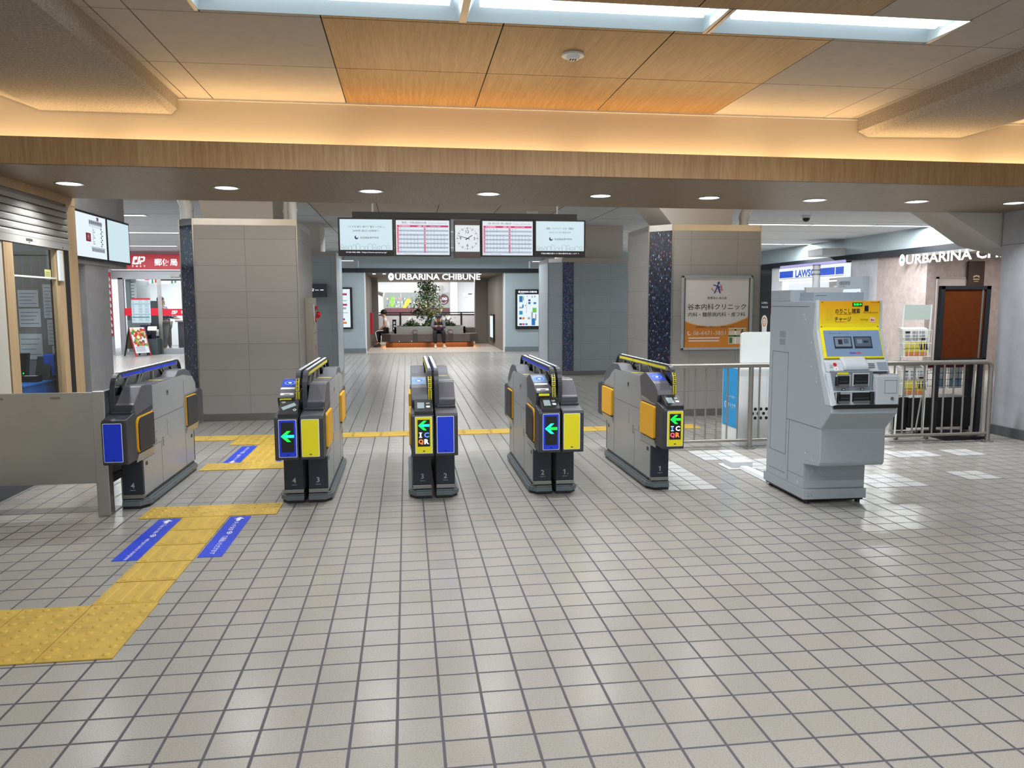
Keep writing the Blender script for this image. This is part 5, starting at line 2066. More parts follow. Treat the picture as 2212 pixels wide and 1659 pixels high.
q = MB()
for k in range(5):
    x = -8.05 + k * .58
    q.box(x, x + .13, 25.59, 25.599, 2.2, 2.3, RED)
    q.box(x + .2, x + .24, 25.59, 25.599, 2.1, 2.24, mat('banner_green', '#2c7d56', .6) if k == 0 else bpy.data.materials['banner_green']).box(x + .3, x + .34, 25.59, 25.599, 2.12, 2.26, bpy.data.materials['banner_green'] if k % 2 else RED)
q.build('print', s_)
t = thing('service_counter', 'grey post office counter with white papers on top behind the door', 'counter', (-6.6, 25.5, 0))
q = MB()
q.box(-7.0, -5.4, 25.1, 25.9, 0, .90, mat('counter_grey', '#5f6468', .6))
q.build('body', t)
q = MB()
q.box(-7.05, -5.4, 25.0, 25.95, .90, .95, WHITEP)
q.build('worktop', t)
t = thing('cabinet', 'dark blue cabinet behind the left post office pane', 'cabinet', (-7.7, 24.6, 0))
q = MB()
q.box(-7.9, -7.58, 24.5, 24.9, 0, .82, mat('cabinet_blue', '#2b3e68', .5))
q.build('body', t)
t = thing('partition_panel', 'dark grey partition panels inside behind the left pane', 'panel', (-7.8, 25.2, 0))
q = MB()
q.box(-7.9, -7.45, 25.4, 25.45, .0, 1.55, mat('partition_grey', '#62686a', .7))
q.build('panel', t)
# red vertical sign on the white wall
t = thing('vertical_sign', 'tall narrow red sign with white blocks on the white wall left of the post office', 'sign', (-8.34, 23.3, .6))
q = MB()
q.box(-8.358, -8.335, 23.18, 23.58, .55, 2.35, RED)
b_ = q.build('board', t)
q = MB()
for k in range(9):
    for j in range(2):
        q.box(-8.3345, -8.334, 23.23 + j * .17, 23.35 + j * .16, .62 + k * .185, .70 + k * .185, WHITE)
        q.box(-8.3345, -8.334, 23.27 + j * .13, 23.30 + j * .15, .70 + k * .185, .74 + k * .185, WHITE)
q.build('lettering', b_)
# bin with umbrella cover rack
t = thing('umbrella_bin', 'dark green-grey bin with a clear sloping rack beside the glass doors', 'bin', (-7.28, 23.35, 0))
q = MB()
BIN = mat('bin_grey', '#3f4c4e', .5)
q.loft([[(-7.40 + dx, 23.28 + dy, z) for dx, dy in ((g, g), (.34 - g, g), (.34 - g, .3 - g), (g, .3 - g))] for z, g in ((.0, .02), (.42, .0), (.46, -.01))], BIN, False)
q.build('body', t)
q = MB()
q.prism([(23.30, .46), (23.32, .46), (23.50, .86), (23.48, .86)], 'x', -7.36, -7.12, SMOKE)
q.box(-7.37, -7.35, 23.28, 23.30, .44, .5, DARK)
q.build('rack', t)
# A-frame board
t = thing('a_frame_board', 'folding A-frame menu board with colourful food pictures outside the post office', 'sign', (-7.5, 22.95, 0), math.radians(52))
q = MB()
W_, H_, D_ = .24, .80, .26
fr_ = lambda z: -D_ * (1 - z / H_)
for x in (-W_, W_ - .03):
    q.prism([(fr_(0), 0), (fr_(0) + .03, 0), (.03, H_), (0, H_)], 'x', x, x + .03, RED)
q.build('front_leg', t, True)
q = MB()
q.prism([(fr_(.09), .09), (fr_(.09) + .02, .09), (.02, H_), (0, H_)], 'x', -W_ + .005, W_ - .005, PAPER)
pn = q.build('front_panel', t, True)
q = MB()
random.seed(9)
fm = [mat('menu%d' % i, c, .6) for i, c in enumerate(('#b5342c', '#d8922f', '#6f9a3a', '#e8d9a0', '#8a4a2a', '#c9584a', '#4f7a34'))]
nn = Vector((0, -H_, D_)).normalized() * .003
vv = Vector((0, D_, H_)).normalized()
for k in range(70):
    z = random.uniform(.30, .74)
    x = random.uniform(-.19, .19)
    p = Vector((x, fr_(z), z)) + nn * (1 + .02 * k)
    q.disc(tuple(p), random.uniform(.02, .05), random.choice(fm), X, tuple(vv), 9)
for k in range(5):
    z = .14 + k * .03
    p = Vector((0, fr_(z), z)) + nn
    q.poly([tuple(p + Vector((-.18, 0, 0)) - vv * .005), tuple(p + Vector((.1, 0, 0)) - vv * .005), tuple(p + Vector((.1, 0, 0)) + vv * .005), tuple(p + Vector((-.18, 0, 0)) + vv * .005)], PAPL)
q.build('food_pictures', pn, True)
q = MB()
for x in (-W_, W_ - .03):
    q.prism([(-fr_(0) + .03, 0), (-fr_(0), 0), (.0, H_), (.03, H_)], 'x', x, x + .03, BLACK)
q.prism([(-fr_(.2) + .02, .2), (-fr_(.2), .2), (0, H_), (.02, H_)], 'x', -W_ + .01, W_ - .01, mat('board_back', '#6e5c48', .7))
q.build('rear_leg', t, True)
# ================================================================== right side
m = MB()
m.box(6.28, 7.1, -5, 7.55, .1, CZ, PLASTER)
m.box(6.279, 6.2805, -5, 7.55, 2.012, 2.016, JOINT)
m.box(6.25, 7.1, -5, 7.56, 0, .1, mat('grey_skirting', '#5c5d60', .6))
struct(m.build('wall_right'), 'grey mottled plaster wall at the right edge with a dark skirting', 'wall')
m = MB()
m.prism([(5.54, 2.42), (6.30, 2.42), (6.30, 1.995), (5.65, 2.355)], 'y', 7.58, 7.80, PAINT)
m.prism([(4.6, CZ), (7.1, CZ), (7.1, 1.9), (6.35, 2.06), (5.72, 2.44)], 'y', 7.80, 8.3, PAINT)
struct(m.build('beam_haunch'), 'slanted pale beam haunch meeting the right wall under the soffit', 'beam')
RX = 10.6
m = MB()
m.box(RX - .12, RX + .3, 8.3, 23, 2.42, 2.55, NAVYB)
m.box(RX - .1, RX + .3, 8.3, 23, 2.55, CZ, BLUEGREY)
struct(m.build('wall_bulkhead'), 'grey bulkhead with a dark lower band over the right shops', 'wall')
m = MB()
m.box(RX, RX + .2, 14.75, 16.45, 0, 2.42, PLASTERP)
m.box(RX, RX + .2, 16.45, 17.5, 0, 2.42, PLASTER)
struct(m.build('wall_shops'), 'pinkish and grey plaster wall between the right shops', 'wall')
m = MB()
m.box(RX + .2, 13.2, 14.75, 14.95, 0, 2.42, PLASTERP)
struct(m.build('wall_recess'), 'plaster side wall of the door recess', 'wall')
m = MB()
m.box(RX, RX + .2, 20.95, 21.6, 0, 2.42, WHITEW)
m.box(RX, RX + .2, 21.6, 23, 0, 2.42, BLACK)
struct(m.build('wall_store_left'), 'white and black wall left of the convenience store', 'wall')
m = MB()
m.box(RX, 14, 8.3, 23, 2.42, 2.46, mat('shop_soffit', '#b5aca4', .7))
struct(m.build('ceiling_shops'), 'pale soffit over the right shops', 'ceiling')
m = MB()
m.box(13.2, 13.4, 8.3, 23, 0, 2.42, mat('shop_back', '#d8d2cc', .7))
struct(m.build('wall_shop_back'), 'pale back wall of the right shops', 'wall')
m = MB()
m.box(10.86, 11.46, 14.72, 14.76, 0, 1.90, mat('door_cream', '#b9aeaa', .6))
m.box(10.82, 10.86, 14.71, 14.76, 0, 1.94, mat('door_frame', '#9b928f', .6)).box(11.46, 11.50, 14.71, 14.76, 0, 1.94, bpy.data.materials['door_frame']).box(10.82, 11.50, 14.71, 14.76, 1.90, 1.94, bpy.data.materials['door_frame'])
d_ = struct(m.build('door_1'), 'closed cream door in the recess of the far right wall', 'door')
q = MB()
q.box(10.875, 10.89, 14.70, 14.72, 1.45, 1.65, STEELD)
q.build('hinge', d_)
t = thing('wall_sign', 'dark brown wall plaque with a small gold crest beyond the right wall', 'sign', (11.6, 14.7, 1.7))
q = MB()
q.box(11.47, 11.83, 14.66, 14.7, 1.0, 2.26, mat('plaque_brown', '#38221d', .5))
b_ = q.build('board', t)
q = MB()
GOLD = mat('gold_print', '#c9b48a', .5)
for k in range(5):
    a = math.pi * (k + .5) / 5
    q.disc((11.65 + .06 * math.cos(a), 14.657, 1.93 + .03 * math.sin(a)), .018, GOLD, X, Z, 8)
q.box(11.58, 11.72, 14.656, 14.658, 1.88, 1.90, GOLD).box(11.60, 11.70, 14.656, 14.658, 1.84, 1.852, GOLD)
q.build('crest', b_)
area('shop_lamp', (11.5, 19, 2.4), 1.4, 3, 110, (1, .98, .96))
area('shop_lamp', (11.6, 13, 2.4), 1.2, 1.5, 45, (1, .95, .9))
area('wall_wash', (10.0, 15.6, 2.9), 1.6, .2, 5, (1, .9, .84), (0, math.radians(-25), 0))
t = thing('mall_sign', 'white lit letters with an egg badge along the far right shop wall', 'sign', (10.45, 14, 2.2))
q = MB()
egg_sign(q, (RX - .18, 15.42, 2.31), nY, Z, .2, 3.95, SIGNW, TRI)
q.build('lettering', t)
q = MB()
q.box(RX - .16, RX - .13, 11.6, 15.2, 2.36, 2.42, STEELD)
q.build('mounting_rail', t)
# convenience store sign (far = left in view)
LW = glow('store_sign_white', '#f2fbff', 1.0)
LB = glow('store_sign_blue', '#0f55e0', .8)
t = thing('store_sign', 'white and blue lit shop sign behind the fare machine', 'sign', (RX - .1, 19.2, 2.0))
q = MB()
q.box(RX - .15, RX + .02, 17.55, 20.85, 2.03, 2.37, LW)
b_ = q.build('board', t)
q = MB()
xx = RX - .153
for (a, b) in ((20.05, 20.82), (17.97, 18.75), (17.57, 17.93)):
    q.box(xx, xx + .001, a, b, 2.11, 2.29, LB)
q.box(xx, xx + .001, 17.57, 20.82, 2.075, 2.09, glow('store_sign_pink', '#b9a4c8', .7))
q.text('LAWSON', (xx - .001, 19.28, 2.20), nY, Z, LB, w=1.28, h=.2, bold=.04)
q.build('lettering', b_)
t = thing('store_sign_light', 'violet lit strip above the white and blue shop sign', 'light', (RX - .1, 19.2, 2.4))
q = MB()
q.box(RX - .13, RX - .11, 17.55, 20.85, 2.385, 2.45, glow('violet_strip', '#b9b3f0', .9))
q.build('diffuser', t)
t = thing('convenience_store', 'bright convenience store interior with white shelves behind the fare machine', 'shop', (11.4, 19.2, 0))
q = MB()
q.box(RX + 1.6, RX + 1.7, 17.5, 21, .4, 1.9, WHITEW)
q.build('shelf_back', t)
q = MB()
random.seed(2)
for k in range(3):
    y = 17.6
    while y < 20.8:
        w = random.uniform(.1, .3)
        q.box(RX + 1.5, RX + 1.6, y, y + w, .7 + k * .35, .95 + k * .35, random.choice(gm + [RED, WHITEP]))
        y += w + .03
q.build('goods', t)
q = MB()
q.box(RX - .01, RX + .03, 17.9, 20.95, 1.95, 1.985, glow('store_tube', '#fffdf6', 1.6))
q.build('lamp_tube', t)
# posters at the store's left side
t = thing('coffee_poster', 'black store poster with a white coffee cup left of the fare machine', 'poster', (RX, 22, 0))
q = MB()
q.box(RX - .03, RX - .01, 21.60, 22.5, .2, 1.75, mat('poster_black', '#16120f', .5))
b_ = q.build('sheet', t)
q = MB()
q.text('COFFEE,', (RX - .034, 21.95, 1.42), nY, Z, WHITE, w=.4, h=.06)
q.text('MACHI', (RX - .034, 21.92, 1.30), nY, Z, WHITE, w=.4, h=.06)
CUP = mat('cup_white', '#e8e4e0', .5)
q.disc((RX - .034, 21.92, .86), .2, CUP, nY, Z, 20)
q.ring((RX - .036, 21.92, .86), .10, .145, mat('latte', '#c98452', .6), nY, Z, 20)
q.ring((RX - .036, 21.92, .84), .03, .06, bpy.data.materials['latte'], nY, Z, 16)
q.poly([(RX - .033, 22.09, .80), (RX - .033, 21.75, .80), (RX - .033, 21.79, .3), (RX - .033, 22.05, .3)], CUP)
q.build('cup_picture', b_)
for (y0, y1, z0, z1, c, lb) in ((21.28, 21.56, 1.08, 1.62, '#8a3f30', 'small red-brown poster between the coffee poster and the machine'), (21.0, 21.26, 1.05, 1.60, '#c9bfc0', 'pale poster with pink drawings beside the fare machine top'), (21.02, 21.52, .45, 1.02, '#dfe1df', 'white framed black and white notice left of the fare machine')):
    t = thing('store_poster', lb, 'poster', (RX, y0, z0), group='posters by the store')
    q = MB()
    q.box(RX - .02, RX - .005, y0, y1, z0, z1, mat('poster' + c, c, .7))
    b_ = q.build('sheet', t)
    q = MB()
    for k in range(12):
        yy, zz = random.uniform(y0 + .03, y1 - .1), random.uniform(z0 + .04, z1 - .1)
        q.box(RX - .0215, RX - .0205, yy, yy + random.uniform(.03, .09), zz, zz + random.uniform(.02, .07), INK if c == '#dfe1df' else random.choice(fm))
    q.build('print', b_)
t = thing('area_map_board', 'grey station area map board with a lit white map on the right wall', 'board', (RX, 17.1, 1))
q = MB()
q.box(RX - .16, RX - .002, 16.75, 17.85, .6, 2.03, mat('board_grey', '#868f96', .5))
b_ = q.build('board', t)
q = MB()
q.box(RX - .165, RX - .155, 16.82, 17.7, .8, 1.74, SCR)
q.build('map', b_)
q = MB()
q.text('千船駅周辺案内図', (RX - .163, 17.52, 1.885), nY, Z, INK, w=.5, h=.1)
q.text('Area Map', (RX - .163, 17.6, 1.80), nY, Z, INK, w=.3, h=.03)
for k in range(16):
    yy, zz = random.uniform(16.85, 17.6), random.uniform(.85, 1.65)
    q.box(RX - .1665, RX - .1655, yy, yy + random.uniform(.02, .12), zz, zz + random.uniform(.01, .1), random.choice([INK, PAPL, pal['b'], pal['e']]))
q.build('print', b_)
t = thing('bulkhead_box', 'grey hanging box under the bulkhead above the right shop wall', 'indicator', (10.3, 15.5, 2.6))
q = MB()
q.box(9.9, 10.5, 17.6, 18.3, 2.55, 2.72, mat('box_right', '#a3a5a6', .6))
q.build('body', t, bev=.01)

# ---- clinic poster on the right pillar
t = thing('clinic_poster', 'white and orange clinic poster in a silver frame on the right pillar', 'poster', (3.97, 9.27, .8))
FYP = 9.27
q = MB()
x0, x1, z0, z1 = 3.372, 4.292, .835, 1.755
for (a, b, c, d) in ((x0, x1, z1 - .03, z1), (x0, x1, z0, z0 + .03), (x0, x0 + .03, z0, z1), (x1 - .03, x1, z0, z1)):
    q.box(a, b, FYP - .03, FYP, c, d, mat('frame_silver', '#c9cac8', .35, .6) if 'frame_silver' not in bpy.data.materials else bpy.data.materials['frame_silver'])
q.box(x0 + .03, x0 + .05, FYP - .012, FYP, z0 + .03, z1 - .03, STEELD).box(x1 - .05, x1 - .03, FYP - .012, FYP, z0 + .03, z1 - .03, STEELD)
fr = q.build('frame', t, bev=.005)
q = MB()
yy = FYP - .014
PWH, POR = mat('clinic_white', '#e9e4df', .4), mat('clinic_orange', '#dd8a33', .45)
q.box(x0 + .05, x1 - .05, yy, FYP - .002, z0 + .03, z1 - .03, PWH)
sh = q.build('sheet', t)
q = MB()
c = (x0 + x1) / 2
pts = [(x0 + .05, z0 + .03), (x1 - .05, z0 + .03)]
for k in range(17):
    u = k / 16
    pts.append((x1 - .05 - u * (x1 - x0 - .1), z0 + .40 - .36 * u * (1 - u) + (.0 if u < .5 else -.0) - .05 * u))
q.poly([(p[0], yy - .001, p[1]) for p in pts], POR)
pts2 = [(p[0], p[1]) for p in pts[2:]]
q.poly([(p[0], yy - .0008, p[1] + .012) for p in pts2] + [(p[0], yy - .0008, p[1]) for p in pts2[::-1]], mat('clinic_line', '#f3c98a', .5))
q.build('orange_field', sh)
q = MB()
yy -= .002
LBL, LRD = mat('logo_blue', '#2a4f9c', .5), mat('logo_red', '#c03a4c', .5)
q.disc((c + .015, yy, z1 - .09), .016, LBL, X, Z, 12)
q.poly([(c - .045, yy, z1 - .22), (c - .03, yy, z1 - .22), (c + .02, yy, z1 - .10), (c + .005, yy, z1 - .10)], LBL)
q.poly([(c - .06, yy, z1 - .12), (c - .05, yy, z1 - .11), (c + .05, yy, z1 - .14), (c + .05, yy, z1 - .15)], LBL)
q.poly([(c + .0, yy, z1 - .15), (c + .03, yy, z1 - .22), (c + .045, yy, z1 - .22), (c + .02, yy, z1 - .13)], LBL)
q.ring((c, yy - .001, z1 - .165), .066, .075, LRD, X, Z, 16, .42, .45, .98)
q.text('3', (c + .045, yy - .001, z1 - .145), X, Z, LRD, h=.06)
q.text('医療法人 全人会', (c, yy, z1 - .275), X, Z, INK, w=.25, h=.032)
q.text('谷本内科クリニック', (c, yy, z1 - .385), X, Z, INK, w=.76, h=.075)
q.text('内科・糖尿病内科・皮フ科', (c, yy, z1 - .48), X, Z, INK, w=.74, h=.055)
q.text('診療時間をご確認の上ご来院ください', (c - .02, yy, z0 + .285), X, Z, mat('clinic_ink', '#5a3a20', .6), w=.5, h=.026)
q.text('06-6471-3851', (c - .09, yy, z0 + .21), X, Z, PWH, w=.42, h=.05)
q.ring((x0 + .11, yy, z0 + .21), .016, .03, PWH, X, Z, 10, 1, .3, .85)
for k in range(2):
    q.box(x0 + .1, x0 + .5, yy, yy + .0005, z0 + .14 - k * .035, z0 + .155 - k * .035, PWH)
q.box(x1 - .30, x1 - .07, yy, yy + .0005, z0 + .07, z0 + .27, mat('clinic_map', '#e6dcc8', .6))
for (a, b, d, e, mm) in ((.30, .07, .16, .18, '#3f7f46'), (.22, .20, .07, .27, '#ffffff'), (.14, .08, .2, .23, '#c0392b'), (.29, .25, .08, .15, '#3f7f46'), (.13, .11, .07, .27, '#ffffff'), (.3, .07, .235, .255, '#d9b25f')):
    q.box(x1 - a, x1 - b, yy - .001, yy - .0005, z0 + d, z0 + e, mat('cm' + mm, mm, .6))
q.build('lettering', sh)

# ---- railing on the right
t = thing('railing', 'stainless steel railing with thin upright bars from the rightmost gate to the right wall', 'railing', (3.9, 7.08, 0))
RYF = 7.08
RST = mat('railing_steel', '#9a958e', .38, .75)
q = MB()
q.tube([(2.06, RYF, .815), (5.80, RYF, .815), (5.835, RYF, .80), (5.85, RYF, .765)], .024, RST, 12)
q.build('top_rail', t)
q = MB()
q.tube([(2.06, RYF, .085), (5.85, RYF, .085)], .016, RST, 10)
q.build('bottom_rail', t)
posts = (2.075, 3.295, 4.6, 5.85)
for x in posts:
    q = MB()
    q.cyl((x, RYF, 0), (x, RYF, .80), .024, RST, 14)
    q.cyl((x, RYF, 0), (x, RYF, .012), .055, RST, 16)
    for dx in (-.04, .04):
        q.cyl((x + dx, RYF, .012), (x + dx, RYF, .022), .008, STEEL, 6)
    q.build('post', t)
k = 0
x = 2.19
pk = None
while x < 5.8:
    if all(abs(x - p) > .04 for p in posts):
        if pk is None:
            q = MB()
            q.cyl((0, 0, .085), (0, 0, .815), .009, RST, 8)
            pk = q.build('upright_bar', t, True)
            o = pk
        else:
            o = pk.copy()
            COL.objects.link(o)
            o.parent = t
        o.location = (x - 3.9, 0, 0)
    x += .1085

# ---- umbrella rental machine
UX, UY = 3.235, 7.20
t = thing('umbrella_rental_stand', 'white umbrella rental stand with a blue side panel behind the railing', 'vending stand', (UX + .3, UY + .2, 0))
q = MB()
q.box(UX, UX + .62, UY, UY + .42, .0, .78, WHITEP)
bd = q.build('body', t, bev=.006)
q = MB()
q.box(UX - .003, UX + .0, UY + .02, UY + .40, .17, .765, mat('umbrella_blue', '#1e97d4', .45))
bp_ = q.build('blue_panel', bd)
q = MB()
q.text('雨はシェアする時代へ', (UX - .005, UY + .2, .475), nY, Z, WHITE, w=.22, h=.024)
q.text('アイカサ', (UX - .005, UY + .17, .385), nY, Z, WHITE, w=.19, h=.05)
q.ring((UX - .005, UY + .315, .385), .024, .032, WHITE, nY, Z, 14, 1, -.05, .7)
q.box(UX - .0055, UX - .0045, UY + .311, UY + .317, .345, .40, WHITE)
q.build('lettering', bp_)
q = MB()
hc = [mat('hole%d' % i, c, .4) for i, c in enumerate(('#15171a', '#1c3a3c', '#2a6b62'))]
for r in range(3):
    for k in range(9):
        q.disc((UX + .11 + k * .058 + (r % 2) * .029, UY - .0015, .37 - r * .045), .016, hc[(k + r) % 3 if (k * 7 + r) % 4 == 0 else 0], X, Z, 14)
q.build('slot_holes', bd)
q = MB()
for k in range(6):
    q.box(UX + .10 + k * .09, UX + .102 + k * .09, UY - .0012, UY + .001, .42, .74, mat('seam_pale', '#bfc2c2', .6) if 'seam_pale' not in bpy.data.materials else bpy.data.materials['seam_pale'])
q.build('door_seam', bd)
q = MB()
q.prism(rrect(UX + .13, UX + .58, .78, 1.12, .04), 'y', UY + .28, UY + .31, mat('header_pale', '#cfd4d0', .5))
q.build('header_panel', t)

# ---- cable duct
t = thing('cable_duct', 'white plastic cable box and duct on the floor running to the fare machine', 'cable duct', (2.85, 6.2, 0))
q = MB()
q.box(2.70, 2.95, 6.18, 6.42, .0015, .006, WHITEP)
q.box(2.74, 2.93, 6.22, 6.40, .006, .055, WHITEP)
q.build('junction_box', t, bev=.004)
q = MB()
q.prism([(2.81, .0015), (2.89, .0015), (2.88, .022), (2.82, .022)], 'y', 5.70, 6.22, WHITEP)
q.build('duct', t)

# ---- poster stand, brochure rack, newspaper rack
t = thing('poster_stand', 'tall black poster stand with a rust brown panel beside the right wall', 'poster stand', (5.7, 7.4, 0))
q = MB()
tl = .02
P4 = lambda x, z, y=7.42: (x + tl * (z - .8), y, z)


def slab(q, x0, x1, z0, z1, ya, yb, m):
    v = [P4(x0, z0, ya), P4(x1, z0, ya), P4(x1, z1, ya), P4(x0, z1, ya), P4(x0, z0, yb), P4(x1, z0, yb), P4(x1, z1, yb), P4(x0, z1, yb)]
    q.add(v, [(0, 1, 2, 3), (7, 6, 5, 4), (0, 4, 5, 1), (1, 5, 6, 2), (2, 6, 7, 3), (3, 7, 4, 0)], m)


for (a, b, c, d) in ((5.48, 6.05, .79, .83), (5.48, 6.05, 1.545, 1.585), (5.48, 5.525, .79, 1.585), (5.995, 6.05, .79, 1.585)):
    slab(q, a, b, c, d, 7.40, 7.45, BLACK)
fr = q.build('frame', t, bev=.004)
q = MB()
slab(q, 5.52, 6.0, .82, 1.55, 7.415, 7.44, mat('rust_panel', '#57290e', .9, spec=.1, noise=(.12, 30)))
q.build('panel', t)
q = MB()
slab(q, 5.955, 5.975, .83, 1.545, 7.412, 7.416, STEELD)
q.build('inner_trim', fr)
for x in (5.485, 5.99):
    q = MB()
    slab(q, x, x + .05, .0, .80, 7.41, 7.45, BLACK)
    q.build('leg', t)
q = MB()
q.box(5.46, 5.95, 7.18, 7.62, .0, .035, BLACK)
q.build('base', t, bev=.004)
t = thing('brochure_rack', 'black wire brochure rack with three leaflets under a red header behind the railing', 'rack', (5.6, 7.8, 0))
q = MB()
for x in (5.42, 6.18):
    q = MB()
    q.prism([(x - .02, 0), (x + .03, 0), (x + .05, .78), (x, .78)], 'y', 7.80, 7.86, BLACK)
    q.build('side_post', t)
q = MB()
q.prism([(5.27, .0), (5.36, 0), (5.44, .74), (5.36, .74)], 'y', 7.72, 7.78, BLACK)
q.build('side_panel', t)
q = MB()
q.text('SPACE', (5.345, 7.715, .40), X, Z, GREYT, w=.12, h=.035, bold=.03)
q.box(5.29, 5.37, 7.714, 7.716, .50, .51, GREYT).box(5.30, 5.38, 7.714, 7.716, .47, .475, GREYT)
q.build('lettering', t)
q = MB()
q.box(5.44, 6.16, 7.78, 7.80, .70, .78, mat('header_maroon', '#7c1d2c', .6))
q.build('header', t)
q = MB()
q.box(5.40, 6.15, 7.70, 8.0, .05, .38, BLACK)
q.build('tray', t, bev=.01)
q = MB()
for k in range(4):
    z = .50 + k * .07
    q.tube([(5.45, 7.76, z), (6.15, 7.76, z)], .003, BLACK, 5)
for k in range(12):
    q.tube([(5.46 + k * .062, 7.76, .48), (5.46 + k * .062, 7.76, .72)], .003, BLACK, 5)
q.build('wire_basket', t)
for i, (x, lb) in enumerate(((5.50, 'left'), (5.74, 'middle'), (5.93, 'right'))):
    t2 = thing('leaflet', 'pale blue leaflet in the black wire rack, %s of the three' % lb, 'leaflet', (x, 7.79, .47), group='leaflets in the black wire rack')
    q = MB()
    q.box(x, x + .15, 7.785, 7.79, .47, .70, mat('leaflet%d' % i, '#c8d2d8', .7))
    s_ = q.build('sheet', t2)
    q = MB()
    q.box(x + .01, x + .14, 7.783, 7.7848, .50, .58, mat('leaflet_blue%d' % i, '#7fa3bd', .7))
    q.build('print', s_)
NW = mat('rack_white', '#d6d7d3', .5)
t = thing('newspaper_rack', 'white wire newspaper rack with a grey-green header behind the railing', 'rack', (5.2, 7.45, 0))
q = MB()
for x in (5.095, 5.405):
    q.tube([(x - .12, 7.30, .02), (x - .02, 7.42, .75), (x, 7.42, 1.395)], .010, NW, 8)
    q.tube([(x - .02, 7.42, .75), (x + .03, 7.62, .02)], .008, NW, 8)
q.tube([(4.97, 7.30, .04), (5.29, 7.30, .04)], .008, NW, 6)
q.tube([(5.12, 7.62, .04), (5.44, 7.62, .04)], .008, NW, 6)
q.build('frame', t)
q = MB()
q.box(5.095, 5.405, 7.415, 7.425, 1.235, 1.39, mat('header_green', '#aab6ae', .6))
q.build('header', t)
q = MB()
for (z0, z1) in ((.86, 1.13), (.45, .72)):
    for k in range(3):
        z = z0 + k * (z1 - z0) / 2
        q.tube([(5.03, 7.42, z), (5.01, 7.30, z), (5.34, 7.30, z), (5.38, 7.42, z)], .003, NW, 5)
    for k in range(6):
        q.tube([(5.03 + k * .06, 7.30, z0), (5.04 + k * .06, 7.30, z1)], .0025, NW, 5)
q.build('wire_basket', t)
for i, (x, y) in enumerate(((4.99, 7.30), (5.33, 7.30), (5.44, 7.62))):
    q = MB()
    q.cyl((x - .012, y, .024), (x + .012, y, .024), .024, STEELD, 12)
    q.build('caster', t)
for i, (z, lb) in enumerate(((.86, 'folded yellow and white newspapers in the upper basket of the white rack'), (.46, 'folded yellow and white newspapers in the lower basket of the white rack'))):
    t2 = thing('newspaper', lb, 'newspaper', (5.2, 7.36, z), group='newspapers in the white rack')
    q = MB()
    q.prism([(7.31, z), (7.36, z), (7.41, z + .30), (7.35, z + .28)], 'x', 5.04, 5.33, mat('newsprint%d' % i, '#c3c2ba', .8))
    s_ = q.build('sheet', t2)
    q = MB()
    nz = lambda zz: 7.31 + (zz - z) * .1429 - .003
    yl = mat('news_yellow%d' % i, '#b8ab3e', .7)
    q.poly([(5.06, nz(z + .05), z + .05), (5.30, nz(z + .05), z + .05), (5.31, nz(z + .15), z + .15), (5.07, nz(z + .15), z + .15)], yl)
    q.poly([(5.06, nz(z + .01), z + .01), (5.30, nz(z + .01), z + .01), (5.30, nz(z + .05), z + .05), (5.06, nz(z + .05), z + .05)], mat('news_orange%d' % i, '#b06a3a', .7))
    for k in range(9):
        zz = z + .17 + (k // 3) * .035
        x = 5.07 + (k % 3) * .08
        q.poly([(x, nz(zz) - .001, zz), (x + .06, nz(zz) - .001, zz), (x + .06, nz(zz + .02) - .001, zz + .02), (x, nz(zz + .02) - .001, zz + .02)], INK if k % 4 == 2 else PAPL)
    for (dx, w) in ((.17, .03), (.22, .04)):
        q.poly([(5.05 + dx, nz(z + .07) - .001, z + .07), (5.05 + dx + w, nz(z + .07) - .001, z + .07), (5.05 + dx + w, nz(z + .14) - .001, z + .14), (5.05 + dx, nz(z + .14) - .001, z + .14)], INK)
    q.build('print', s_)
t = thing('paper_bag', 'crumpled beige paper bag and green bundle low behind the railing right of the machine', 'bag', (4.9, 7.7, 0))
q = MB()
q.prism([(4.80, .0), (5.14, .0), (5.25, .30), (5.10, .38), (4.95, .28)], 'y', 7.80, 8.0, mat('bag_beige', '#9b9384', .8, noise=(.2, 12)))
q.build('body', t, bev=.02)
q = MB()
q.loft([[(4.88 + r * math.cos(a) + (k % 2) * .01, 7.8 + r * .6 * math.sin(a), z) for k, a in enumerate([i * math.pi / 5 for i in range(10)])] for z, r in ((0, .13), (.1, .16), (.22, .12), (.3, .05))], mat('bundle_green', '#8fb08a', .7, noise=(.2, 20)))
q.build('bundle', t)
t = thing('arrow_sign', 'small white sign with a black up arrow beside the machine', 'sign', (4.56, 6.95, .66))
q = MB()
q.box(4.515, 4.605, 6.95, 6.96, .63, .92, mat('sign_dark', '#3c3f55', .6))
q.box(4.53, 4.60, 6.948, 6.951, .80, .905, WHITEP)
q.box(4.555, 4.575, 6.96, 7.054, .79, .81, STEELD)
b_ = q.build('board', t)
q = MB()
q.box(4.558, 4.572, 6.946, 6.948, .82, .86, INK)
q.poly([(4.54, 6.947, .855), (4.59, 6.947, .855), (4.565, 6.947, .89)], INK)
q.build('arrow', b_)
# ================================================================== fare adjustment machine
KW = .462
t = thing('fare_machine', 'tall grey fare adjustment machine with a yellow head panel and a lit screen', 'ticket machine', (2.745, 5.008, 0), math.radians(-1.5))
BL = True


def kb():
    return MB()


q = kb()
q.box(.0, KW, .0, .66, .035, .105, LGREY)
for (x, y) in ((.02, .02), (KW - .06, .02), (.02, .58), (KW - .06, .58)):
    q.cyl((x + .02, y + .02, 0), (x + .02, y + .02, .035), .018, BLACK, 10)
q.box(.01, KW - .01, .02, .64, .02, .036, BLACK)
for k in (.03, .06, KW - .12, KW - .09):
    q.cyl((k, -.001, .06), (k, .001, .06), .005, STEEL, 8)
q.build('plinth', t, True, bev=.003)
